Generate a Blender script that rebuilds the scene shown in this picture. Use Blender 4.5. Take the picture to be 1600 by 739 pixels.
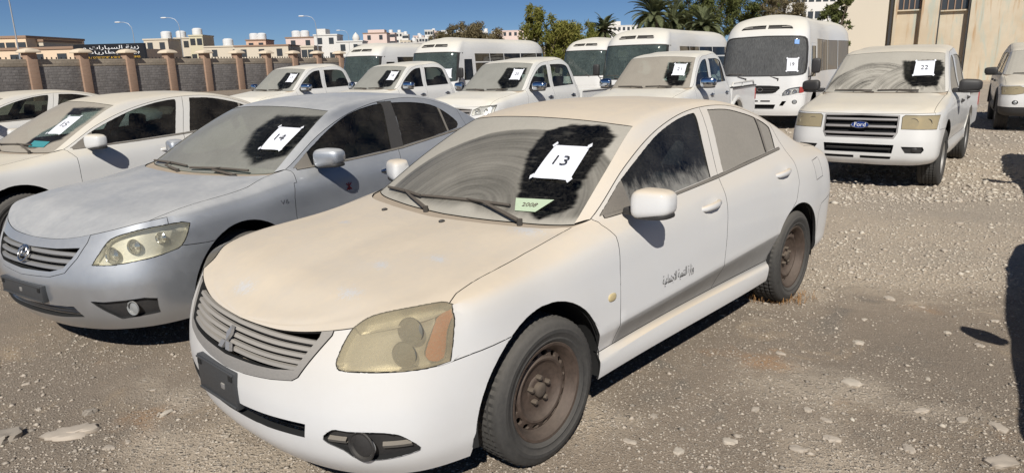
import bpy, bmesh, math, random
import numpy as np
from mathutils import Vector, Matrix
R = math.radians
rng = random.Random(7); nrg = np.random.default_rng(7)
S = bpy.context.scene
for o in list(bpy.data.objects): bpy.data.objects.remove(o)
COL = S.collection
# ---------------------------------------------------------------- camera, sky, sun, exposure
F_PX, PITCH, ROLL, CAM_H = 1080., .244, -.026, 1.723
cd = bpy.data.cameras.new('camera'); cam = bpy.data.objects.new('camera', cd); COL.objects.link(cam)
cd.sensor_fit = 'HORIZONTAL'; cd.sensor_width = 36.; cd.lens = 36.*F_PX/1600.; cd.clip_start = .05; cd.clip_end = 6000.
_r0 = Vector((1, 0, 0)); _u0 = Vector((0, math.sin(PITCH), math.cos(PITCH))); _f = Vector((0, math.cos(PITCH), -math.sin(PITCH)))
_r = _r0*math.cos(ROLL)+_u0*math.sin(ROLL); _u = _u0*math.cos(ROLL)-_r0*math.sin(ROLL)
cam.matrix_world = Matrix(((_r.x, _u.x, -_f.x, 0), (_r.y, _u.y, -_f.y, 0), (_r.z, _u.z, -_f.z, CAM_H), (0, 0, 0, 1)))
S.camera = cam
SUN_EL, SUN_AZ = R(39.5), R(182)            # azimuth clockwise from +Y (north): behind the viewer
to_sun = Vector((math.sin(SUN_AZ)*math.cos(SUN_EL), math.cos(SUN_AZ)*math.cos(SUN_EL), math.sin(SUN_EL)))
w = bpy.data.worlds.new('World'); S.world = w; w.use_nodes = True
_nt = w.node_tree; _nt.nodes.clear()
_sky = _nt.nodes.new('ShaderNodeTexSky'); _sky.sky_type = 'NISHITA'; _sky.sun_disc = False
_sky.sun_elevation = SUN_EL; _sky.sun_rotation = SUN_AZ; _sky.altitude = 3500; _sky.air_density = .85; _sky.dust_density = .05; _sky.ozone_density = 7.
_bg = _nt.nodes.new('ShaderNodeBackground'); _bg.inputs['Strength'].default_value = .054
_wo = _nt.nodes.new('ShaderNodeOutputWorld'); _nt.links.new(_sky.outputs[0], _bg.inputs[0]); _nt.links.new(_bg.outputs[0], _wo.inputs[0])
sd = bpy.data.lights.new('sun', 'SUN'); sun = bpy.data.objects.new('sun', sd); COL.objects.link(sun)
sd.energy = 4.6; sd.angle = R(.55); sd.color = (1., .96, .89)
sun.rotation_euler = to_sun.to_track_quat('Z', 'Y').to_euler(); sun.location = to_sun*60
S.view_settings.view_transform = 'Standard'; S.view_settings.look = 'None'; S.view_settings.exposure = 0.; S.view_settings.gamma = 1.
S.render.engine = 'CYCLES'
# ---------------------------------------------------------------- surface kernel
import numpy as np
def hermite_line(P, t, cw):
    """P (n,3) knots, t knot params, cw corner weights (n) -> left/right tangents"""
    n = len(P); d = np.zeros((n-1, P.shape[1])); h = np.maximum(np.diff(t), 1e-9)
    d = np.diff(P, axis=0) / h[:, None]
    TL = np.zeros_like(P); TR = np.zeros_like(P)
    for k in range(n):
        if k == 0: TL[0] = TR[0] = d[0] if n == 2 else d[0]*1.5 - .5*(d[0]*h[1]+d[1]*h[0])/(h[0]+h[1])
        elif k == n-1: TL[k] = TR[k] = d[-1] if n == 2 else d[-1]*1.5 - .5*(d[-2]*h[-1]+d[-1]*h[-2])/(h[-1]+h[-2])
        else:
            s = (d[k-1]*h[k]+d[k]*h[k-1])/(h[k-1]+h[k]); w = cw[k]
            TL[k] = s*(1-w)+d[k-1]*w; TR[k] = s*(1-w)+d[k]*w
    return TL, TR, h
def hermite_eval(P, t, TL, TR, h, x):
    k = np.clip(np.searchsorted(t, x, side='right')-1, 0, len(t)-2)
    u = ((x-t[k])/h[k])[:, None]; hh = h[k][:, None]
    return (P[k]*(2*u**3-3*u**2+1) + TR[k]*hh*(u**3-2*u**2+u) + P[k+1]*(3*u**2-2*u**3) + TL[k+1]*hh*(u**3-u**2))
def curve(points, stations, U, corners={}):
    P = np.array(points, float); s = np.array(stations, float)
    t = np.concatenate([[0], np.cumsum(np.maximum(np.linalg.norm(np.diff(P, axis=0), axis=1), 1e-4))])
    cw = np.array([corners.get(k, 0.) for k in stations])
    TL, TR, h = hermite_line(P, t, cw)
    return hermite_eval(P, t, TL, TR, h, np.interp(U, s, t))
class Shell:
    """half body: lines (bottom..centre), each {station: (x,y,z)}; dense grid"""
    def __init__(self, lines, scorner, lcorner, nu, nv):
        # nu: list subdivisions per station interval; nv: per line interval
        smax = int(max(max(l) for l in lines))
        U = [0.]
        for i in range(smax):
            n = nu if isinstance(nu, int) else nu[i]
            U += [i+(k+1)/n for k in range(n)]
        self.U = np.array(U); D = []
        for li, l in enumerate(lines):
            st = sorted(l)
            D.append(curve([l[s] for s in st], st, self.U, {s: scorner(li, s) for s in st}))
        D = np.array(D)                        # L x M x 3
        V = [0.]
        for j in range(len(lines)-1):
            n = nv if isinstance(nv, int) else nv[j]
            V += [j+(k+1)/n for k in range(n)]
        self.V = np.array(V); self.G = np.zeros((len(self.V), len(self.U), 3))
        ls = list(range(len(lines)))
        for m in range(len(self.U)):
            self.G[:, m] = curve(D[:, m], ls, self.V, {j: lcorner(j, self.U[m]) for j in ls})
        y = self.G[:, :, 1]; y[y < 0] = 0
        y[:, 0] = 0; y[:, -1] = 0; y[-1, :] = 0
# ---------------------------------------------------------------- object helpers
def link(o, parent=None):
    COL.objects.link(o)
    if parent is not None: o.parent = parent
    return o
def tag(o, label=None, cat=None, group=None, kind=None):
    if label: o['label'] = label
    if cat: o['category'] = cat
    if group: o['group'] = group
    if kind: o['kind'] = kind
    return o
def empty(name, loc=(0, 0, 0), rz=0, parent=None):
    o = bpy.data.objects.new(name, None); link(o, parent); o.location = loc; o.rotation_euler = (0, 0, rz); o.empty_display_size = .2
    return o
def children_map():
    m = {}
    for o in bpy.data.objects:
        if o.parent: m.setdefault(o.parent, []).append(o)
    return m
def copy_tree(o, parent=None, cm=None, skip=()):
    cm = children_map() if cm is None else cm
    c = o.copy(); COL.objects.link(c); c.parent = parent
    for ch in cm.get(o, []):
        if ch.name.split('.')[0] not in skip: copy_tree(ch, c, cm, skip)
    return c
def mesh_obj(name, v, f, mat, parent=None, smooth=None, loc=None):
    me = bpy.data.meshes.new(name); me.from_pydata([tuple(map(float, p)) for p in v], [], f); me.update()
    return mobj(name, me, mat, parent, smooth, loc)
def mobj(name, me, mat, parent=None, smooth=None, loc=None):
    if mat is not None:
        for m in (mat if isinstance(mat, (list, tuple)) else [mat]): me.materials.append(m)
    if smooth is not None:
        me.shade_smooth()
        if smooth < 179: me.set_sharp_from_angle(angle=R(smooth))
    o = bpy.data.objects.new(name, me); link(o, parent)
    if loc is not None: o.location = loc
    return o
def bm_obj(name, bm, mat, parent=None, smooth=None, loc=None):
    me = bpy.data.meshes.new(name); bm.normal_update(); bm.to_mesh(me); bm.free()
    return mobj(name, me, mat, parent, smooth, loc)
class MB:
    """collects shapes into one mesh"""
    def __init__(s): s.v = []; s.f = []
    def add(s, v, f):
        b = len(s.v); s.v += [tuple(map(float, p)) for p in v]; s.f += [tuple(i+b for i in q) for q in f]; return s
    def box(s, a, b):
        x0, y0, z0 = a; x1, y1, z1 = b
        return s.add([(x0,y0,z0),(x1,y0,z0),(x1,y1,z0),(x0,y1,z0),(x0,y0,z1),(x1,y0,z1),(x1,y1,z1),(x0,y1,z1)],
                     [(0,3,2,1),(4,5,6,7),(0,1,5,4),(1,2,6,5),(2,3,7,6),(3,0,4,7)])
    def cbox(s, a, b, c):
        """box with chamfered edges c"""
        a = np.minimum(a, b).astype(float) if False else np.array(a, float); b = np.array(b, float)
        bm = bmesh.new(); bmesh.ops.create_cube(bm, size=1.)
        ctr = (a+b)/2; sz = b-a
        for v in bm.verts: v.co = Vector(ctr+np.array(v.co)*sz)
        bmesh.ops.bevel(bm, geom=list(bm.edges), offset=c, segments=2, profile=.6, affect='EDGES')
        bm.verts.index_update()
        s.add([v.co for v in bm.verts], [[v.index for v in f.verts] for f in bm.faces]); bm.free(); return s
    def tube(s, pts, r, n=8, cap=True):
        P = [Vector(p) for p in pts]; k = len(P); rr = r if isinstance(r, (list, tuple, np.ndarray)) else [r]*k
        b = len(s.v); up = Vector((0, 0, 1)); vs = []
        for i in range(k):
            d = (P[min(i+1, k-1)]-P[max(i-1, 0)]).normalized()
            a = d.cross(up); a = a.normalized() if a.length > 1e-4 else Vector((1, 0, 0)); c = a.cross(d)
            for j in range(n):
                t = 2*math.pi*j/n; vs.append(P[i]+(a*math.cos(t)+c*math.sin(t))*rr[i])
        fs = [(i*n+j, i*n+(j+1)%n, (i+1)*n+(j+1)%n, (i+1)*n+j) for i in range(k-1) for j in range(n)]
        if cap: fs += [tuple(range(n))[::-1], tuple((k-1)*n+j for j in range(n))]
        return s.add(vs, fs)
    def lathe(s, prof, n=48, axis='y', a0=0, a1=2*math.pi):
        """prof [(r, h)] revolved; axis y: point (r cos, h, r sin)"""
        full = abs(a1-a0-2*math.pi) < 1e-6; m = n if full else n+1; vs = []
        for i in range(m):
            t = a0+(a1-a0)*i/n
            for r, h in prof:
                c, q = r*math.cos(t), r*math.sin(t)
                vs.append((c, h, q) if axis == 'y' else ((c, q, h) if axis == 'z' else (h, c, q)))
        k = len(prof); fs = []
        for i in range(n):
            j = (i+1) % m
            for p in range(k-1): fs.append((i*k+p, i*k+p+1, j*k+p+1, j*k+p))
        return s.add(vs, fs)
    def prism(s, poly, z0, z1):
        n = len(poly); vs = [(p[0], p[1], z0) for p in poly]+[(p[0], p[1], z1) for p in poly]
        return s.add(vs, [tuple(range(n))[::-1], tuple(range(n, 2*n))]+[(i, (i+1) % n, n+(i+1) % n, n+i) for i in range(n)])
    def xf(s, M):
        s.v = [tuple(M @ Vector(p)) for p in s.v]; return s
    def build(s, name, mat, parent=None, smooth=None, loc=None): return mesh_obj(name, s.v, s.f, mat, parent, smooth, loc)
def superellipsoid(c, r, e=.6, nu=20, nv=12, warp=None):
    """rounded box like solid"""
    vs = []; fs = []
    sp = lambda x, p: math.copysign(abs(x)**p, x)
    for i in range(nv+1):
        a = -math.pi/2+math.pi*i/nv
        for j in range(nu):
            b = 2*math.pi*j/nu
            p = [sp(math.cos(a), e)*sp(math.cos(b), e), sp(math.cos(a), e)*sp(math.sin(b), e), sp(math.sin(a), e)]
            if warp: p = warp(p)
            vs.append((c[0]+r[0]*p[0], c[1]+r[1]*p[1], c[2]+r[2]*p[2]))
    for i in range(nv):
        for j in range(nu): fs.append((i*nu+j, i*nu+(j+1) % nu, (i+1)*nu+(j+1) % nu, (i+1)*nu+j))
    return vs, fs
def text_mesh(body, size, extrude=0., align='CENTER', bold=0., shear=0., xscale=1.):
    c = bpy.data.curves.new('txt', 'FONT'); c.body = body; c.size = size; c.align_x = align; c.align_y = 'CENTER'; c.extrude = extrude; c.offset = bold; c.shear = shear
    c.resolution_u = 3
    o = bpy.data.objects.new('txt', c); COL.objects.link(o)
    dg = bpy.context.evaluated_depsgraph_get(); dg.update()
    me = bpy.data.meshes.new_from_object(o.evaluated_get(dg)); bpy.data.objects.remove(o); bpy.data.curves.remove(c)
    if xscale != 1.:
        for v in me.vertices: v.co.x *= xscale
    me.materials.clear()
    return me
# ---------------------------------------------------------------- material helpers
class NT:
    def __init__(s, name):
        s.m = bpy.data.materials.new(name); s.m.use_nodes = True; s.t = s.m.node_tree; s.t.nodes.clear()
        s.out = s.t.nodes.new('ShaderNodeOutputMaterial')
    def n(s, typ, ins=None, out=0, **props):
        nd = s.t.nodes.new('ShaderNode'+typ)
        for k, v in props.items(): setattr(nd, k, v)
        for k, v in (ins or {}).items():
            sk = nd.inputs[k]
            if isinstance(v, bpy.types.NodeSocket): s.t.links.new(v, sk)
            elif isinstance(sk.default_value, float) or isinstance(v, (int, float)) and not hasattr(sk.default_value, '__len__'): sk.default_value = v
            else: sk.default_value = tuple(v)+((1.,) if len(v) == 3 and len(sk.default_value) == 4 else ())
        return nd.outputs[out]
    def math(s, op, a, b=0., c=0., clamp=False): return s.n('Math', {0: a, 1: b, 2: c}, operation=op, use_clamp=clamp)
    def mix(s, f, a, b):
        nd = s.t.nodes.new('ShaderNodeMix'); nd.data_type = 'RGBA'
        for k, v in ((0, f), (6, a), (7, b)):
            if isinstance(v, bpy.types.NodeSocket): s.t.links.new(v, nd.inputs[k])
            elif k: nd.inputs[k].default_value = tuple(v)+(1.,)
            else: nd.inputs[k].default_value = v
        return nd.outputs[2]
    def mixf(s, f, a, b): return s.n('Mix', {0: f, 2: a, 3: b})
    def ramp(s, x, a, b, lo=0., hi=1.):
        return s.n('MapRange', {0: x, 1: a, 2: b, 3: lo, 4: hi}, interpolation_type='SMOOTHSTEP')
    def noise(s, scale, detail=4., rough=.55, vec=None, dist=0., out=0):
        return s.n('TexNoise', {**({'Vector': vec} if vec else {}), 'Scale': scale, 'Detail': detail, 'Roughness': rough, 'Distortion': dist}, out)
    def obj(s): return s.n('TexCoord', out=3)
    def sep(s, v):
        nd = s.t.nodes.new('ShaderNodeSeparateXYZ'); s.t.links.new(v, nd.inputs[0]); return nd.outputs
    def bump(s, h, strength=.3, dist=.01): return s.n('Bump', {'Height': h, 'Strength': strength, 'Distance': dist})
    def principled(s, **k):
        nm = {'col': 'Base Color', 'rough': 'Roughness', 'metal': 'Metallic', 'spec': 'Specular IOR Level', 'coat': 'Coat Weight', 'crough': 'Coat Roughness', 'normal': 'Normal', 'alpha': 'Alpha', 'emit': 'Emission Color', 'estr': 'Emission Strength', 'trans': 'Transmission Weight', 'ior': 'IOR'}
        return s.n('BsdfPrincipled', {nm[a]: b for a, b in k.items()})
    def done(s, sh, disp=None):
        s.t.links.new(sh, s.out.inputs[0]); return s.m
def simple(name, col, rough=.6, metal=0., var=.12, scale=8., bump=0., spec=.5, dust=0., dustcol=(.42, .34, .25)):
    t = NT(name); n1 = t.noise(scale, 5.)
    c = t.mix(n1, [x*(1-var) for x in col], [min(1, x*(1+var)) for x in col])
    rr = rough
    if dust:
        nz = t.sep(t.n('NewGeometry', out=1))[2]
        f = t.math('MULTIPLY', t.math('ADD', t.ramp(nz, -.1, .8, .25, 1.), t.math('MULTIPLY', t.math('SUBTRACT', t.noise(scale*2, 5.), .5), .5)), dust, clamp=True)
        c = t.mix(f, c, dustcol); rr = t.mixf(f, rough, .95)
    k = dict(col=c, rough=rr, metal=metal, spec=spec)
    if bump: k['normal'] = t.bump(t.noise(scale*6, 6.), bump)
    return t.done(t.principled(**k))
def car_paint(name, paint, dust=(.60, .525, .415), top=.95, side=.22, metal=0., rough=.35, spots=(), dirt=0., film=(.60, .58, .54), coat=.5, shoulder=.3):
    """paint under settled dust: thick on what faces up, a thin pale film on the flanks, grey dirt and painted shade on the lower doors"""
    t = NT(name); ob = t.obj(); nz = t.sep(t.n('NewGeometry', out=1))[2]
    n0 = t.noise(1.1, 3., .6, ob, .6); n1 = t.noise(3.2, 4., .6, ob); n2 = t.noise(26., 6., .65, ob, .4); n3 = t.noise(150., 3., .6, ob)
    up = t.ramp(nz, .28, .985)
    wob = t.math('ADD', t.math('MULTIPLY', t.math('SUBTRACT', n1, .5), .45), t.math('ADD', t.math('MULTIPLY', t.math('SUBTRACT', n2, .5), .30), t.math('MULTIPLY', t.math('SUBTRACT', n0, .5), .5)))
    f = t.math('ADD', t.math('MULTIPLY', up, top), t.math('MULTIPLY', t.math('MULTIPLY', wob, up), 1.), clamp=True)
    sm = None
    for (p, r) in spots:                                   # patches where the dust was scratched off
        d = t.n('VectorMath', {0: t.n('VectorMath', {0: t.n('VectorMath', {0: ob, 1: p}, operation='SUBTRACT'), 1: (1.7, 1., 1.)}, operation='MULTIPLY')}, 1, operation='LENGTH')
        d = t.math('ADD', d, t.math('MULTIPLY', t.math('SUBTRACT', t.noise(55., 6., .75, ob, 1.5), .5), r*3.4))
        k = t.ramp(d, r*.05, r*.6, .3, 1.); sm = k if sm is None else t.math('MULTIPLY', sm, k); f = t.math('MULTIPLY', f, k)
    dc = t.mix(n2, [x*.95 for x in dust], [min(1, x*1.05) for x in dust])
    dc = t.mix(t.math('MULTIPLY', t.ramp(n1, .45, .75), .35), dc, [min(1, x*1.14) for x in dust])
    sf = t.math('ADD', t.math('ADD', side, t.ramp(nz, -.04, .34, 0., shoulder)), t.math('MULTIPLY', wob, .45), clamp=True)
    if sm is not None: sf = t.math('MULTIPLY', sf, sm)
    c = t.mix(sf, paint, film); c = t.mix(f, c, dc)
    tot = t.math('MAXIMUM', f, sf)
    if dirt:  # below the crease: dirt, and the slope's shade mixed into the colour
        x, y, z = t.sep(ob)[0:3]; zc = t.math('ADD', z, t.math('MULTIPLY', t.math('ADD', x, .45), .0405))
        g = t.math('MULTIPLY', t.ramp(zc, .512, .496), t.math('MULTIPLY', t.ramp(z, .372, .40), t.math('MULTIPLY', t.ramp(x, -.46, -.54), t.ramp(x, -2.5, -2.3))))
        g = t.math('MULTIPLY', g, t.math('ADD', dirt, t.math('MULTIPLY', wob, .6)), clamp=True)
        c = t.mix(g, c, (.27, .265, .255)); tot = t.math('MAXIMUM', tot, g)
    rr = t.mixf(tot, rough, .9)
    bp = t.bump(t.math('ADD', n2, t.math('MULTIPLY', n3, .6)), .05, .004)
    inv = t.math('SUBTRACT', 1., tot)
    return t.done(t.principled(col=c, rough=rr, metal=t.math('MULTIPLY', inv, metal) if metal else 0., coat=t.math('MULTIPLY', inv, coat), crough=.10, normal=bp))
def glass_mat(name, tint=(.35, .40, .38), dust=.5, attr=False, dustcol=(.50, .43, .34), film=.0, streak=False, foot=None):
    """thin glass pane with a film of dust; dust thickness from the noise or from the mesh attribute dust"""
    t = NT(name); ob = t.obj()
    n1 = t.noise(3., 5., .6, ob); n2 = t.noise(60., 5., .7, ob)
    if attr: f = t.n('Attribute', out=2, attribute_name='dust')
    else: f = dust
    f = t.math('ADD', f, t.math('MULTIPLY', t.math('SUBTRACT', n1, .5), .18 if not attr else .06))
    if foot:                                               # dust gathered along the lower edge
        z0, z1, amt = foot; mp3 = t.n('Mapping', {0: ob, 3: (14., 14., 2.)}); zz = t.math('ADD', t.sep(ob)[2], t.math('MULTIPLY', t.math('SUBTRACT', t.noise(2., 5., .65, mp3), .5), .22))
        f = t.math('ADD', f, t.ramp(zz, z1, z0, 0., amt))
    if streak:
        mp = t.n('Mapping', {0: ob, 3: (60., 60., 1.6)}); n4 = t.noise(1., 4., .6, mp)
        f = t.math('ADD', f, t.math('MULTIPLY', t.math('SUBTRACT', n4, .5), .5))
    f = t.math('ADD', f, t.math('MULTIPLY', t.math('SUBTRACT', n2, .5), .12), clamp=True)
    tr = t.n('BsdfTransparent', {0: tint}); gl = t.n('BsdfGlossy', {0: (1, 1, 1), 'Roughness': .03})
    fr = t.n('Fresnel', {'IOR': 1.48}); cl = t.n('MixShader', {0: fr, 1: tr, 2: gl})
    df = t.n('BsdfDiffuse', {0: t.mix(n2, [x*.92 for x in dustcol], [min(1, x*1.06) for x in dustcol])})
    return t.done(t.n('MixShader', {0: f, 1: cl, 2: df}))
# ---------------------------------------------------------------- sedan tables (x forward from front axle, y left, z up)
def sedan_lines():
    A={0:(.915,0,.205),1:(.885,.35,.205),2:(.785,.62,.21),3:(.645,.765,.213),4:(.45,.84,.215),5:(0,.86,.23),6:(-.45,.875,.255),10:(-2.3,.875,.262),12:(-3.1,.85,.27),13:(-3.4,.80,.28),14:(-3.62,.64,.29),15:(-3.73,.36,.29),16:(-3.76,0,.29)}
    B={0:(.985,0,.295),1:(.95,.36,.295),2:(.84,.645,.295),3:(.695,.795,.30),4:(.46,.872,.30),5:(0,.89,.31),6:(-.45,.889,.350),10:(-2.3,.889,.358),12:(-3.1,.90,.34),13:(-3.43,.845,.35),14:(-3.66,.68,.36),15:(-3.78,.38,.36),16:(-3.81,0,.36)}
    B2={0:(1.01,0,.39),1:(.975,.36,.39),2:(.865,.655,.39),3:(.72,.805,.39),4:(.46,.885,.39),5:(0,.895,.39),6:(-.45,.866,.39),10:(-2.3,.866,.405),12:(-3.1,.905,.42),13:(-3.44,.855,.43),14:(-3.68,.69,.44),15:(-3.80,.38,.44),16:(-3.83,0,.44)}
    Cc={0:(1.015,0,.50),1:(.98,.36,.50),2:(.87,.655,.50),3:(.725,.807,.505),4:(.46,.893,.51),5:(0,.905,.505),6:(-.45,.910,.50),10:(-2.3,.914,.575),12:(-3.1,.912,.59),13:(-3.45,.86,.59),14:(-3.69,.69,.59),15:(-3.81,.38,.59),16:(-3.84,0,.59)}
    D={0:(.978,0,.648),1:(.945,.36,.652),2:(.845,.64,.665),3:(.70,.79,.675),4:(.47,.886,.685),5:(0,.905,.72),6:(-.45,.905,.73),10:(-2.3,.905,.78),12:(-3.1,.905,.79),13:(-3.45,.86,.79),14:(-3.68,.69,.79),15:(-3.78,.38,.79),16:(-3.81,0,.79)}
    E={0:(.918,0,.742),1:(.885,.35,.757),2:(.79,.61,.805),3:(.655,.775,.848),4:(.46,.848,.868),5:(0,.862,.89),6:(-.45,.875,.925),7:(-.9,.872,.945),9:(-1.75,.868,.965),10:(-2.3,.866,.985),11:(-2.75,.864,1.0),12:(-3.1,.845,1.01),13:(-3.45,.79,1.0),14:(-3.65,.63,.99),15:(-3.73,.36,.985),16:(-3.755,0,.98)}
    F={0:(.915,0,.744),1:(.868,.345,.77),2:(.765,.585,.82),3:(.63,.715,.865),4:(.45,.775,.89),5:(0,.755,.938),6:(-.47,.805,.995),7:(-.9,.828,1.013),9:(-1.75,.818,1.045),10:(-2.3,.803,1.085),11:(-2.75,.785,1.11),12:(-3.1,.765,1.085),13:(-3.45,.70,1.05),14:(-3.60,.56,1.045),15:(-3.675,.33,1.04),16:(-3.70,0,1.035)}
    G={0:(.913,0,.746),1:(.87,.31,.769),2:(.775,.52,.817),3:(.64,.62,.866),4:(.46,.67,.897),5:(.01,.66,.948),6:(-.44,.778,1.01),7:(-.80,.722,1.205),8:(-1.26,.637,1.358),9:(-1.8,.583,1.437),10:(-2.27,.598,1.414),11:(-2.68,.668,1.285),12:(-3.05,.725,1.115),13:(-3.42,.64,1.065),14:(-3.58,.50,1.055),15:(-3.67,.30,1.045),16:(-3.695,0,1.038)}
    Hh={0:(.911,0,.747),1:(.873,.26,.768),2:(.79,.44,.814),3:(.66,.52,.866),4:(.47,.55,.903),5:(.03,.55,.957),6:(-.37,.738,.998),7:(-.70,.68,1.20),8:(-1.06,.600,1.385),9:(-1.75,.545,1.462),10:(-2.25,.555,1.440),11:(-2.62,.58,1.35),12:(-3.05,.645,1.118),13:(-3.40,.56,1.075),14:(-3.57,.44,1.062),15:(-3.66,.26,1.05),16:(-3.69,0,1.041)}
    I={0:(.907,0,.749),1:(.88,.15,.766),2:(.81,.24,.80),3:(.70,.25,.857),4:(.50,.24,.905),5:(.08,.25,.965),6:(-.26,.40,.988),7:(-.62,.37,1.215),8:(-.99,.33,1.413),9:(-1.70,.30,1.484),10:(-2.2,.30,1.463),11:(-2.60,.31,1.388),12:(-3.12,.35,1.115),13:(-3.42,.30,1.088),14:(-3.56,.24,1.072),15:(-3.65,.15,1.056),16:(-3.68,0,1.045)}
    J={0:(.903,0,.751),1:(.885,0,.762),2:(.825,0,.79),3:(.72,0,.842),4:(.52,0,.892),5:(.10,0,.956),6:(-.22,0,.983),7:(-.59,0,1.217),8:(-.97,0,1.423),9:(-1.68,0,1.492),10:(-2.2,0,1.473),11:(-2.59,0,1.40),12:(-3.15,0,1.115),13:(-3.43,0,1.092),14:(-3.55,0,1.077),15:(-3.64,0,1.06),16:(-3.67,0,1.05)}
    return [A,B,B2,Cc,D,E,F,G,Hh,I,J]
def sedan_scorner(li, s):
    if s in (6, 12) and li >= 8: return 1.
    if s in (6, 12) and li == 7: return .6
    if s in (8, 11) and li >= 8: return .35
    return 0.
def sedan_lcorner(j, u):
    if j == 1: return .7 if 5.5 < u < 11 else 0.
    if j == 2: return .8 if 5.5 < u < 11 else .2
    if j == 3: return 1. if 5.5 < u < 11.2 else .3
    if j == 5: return .9 if u < 3.5 else (.5 if u < 4 else .1)
    if j == 6: return .9 if u > 12 else .2
    if j == 9: return .85 if 2.4 < u < 5.9 else 0.
    if j == 7: return .5 if 6 <= u <= 12 else 0.
    if j == 8: return .5 if 6 <= u <= 12 else 0.
    return 0.
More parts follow.
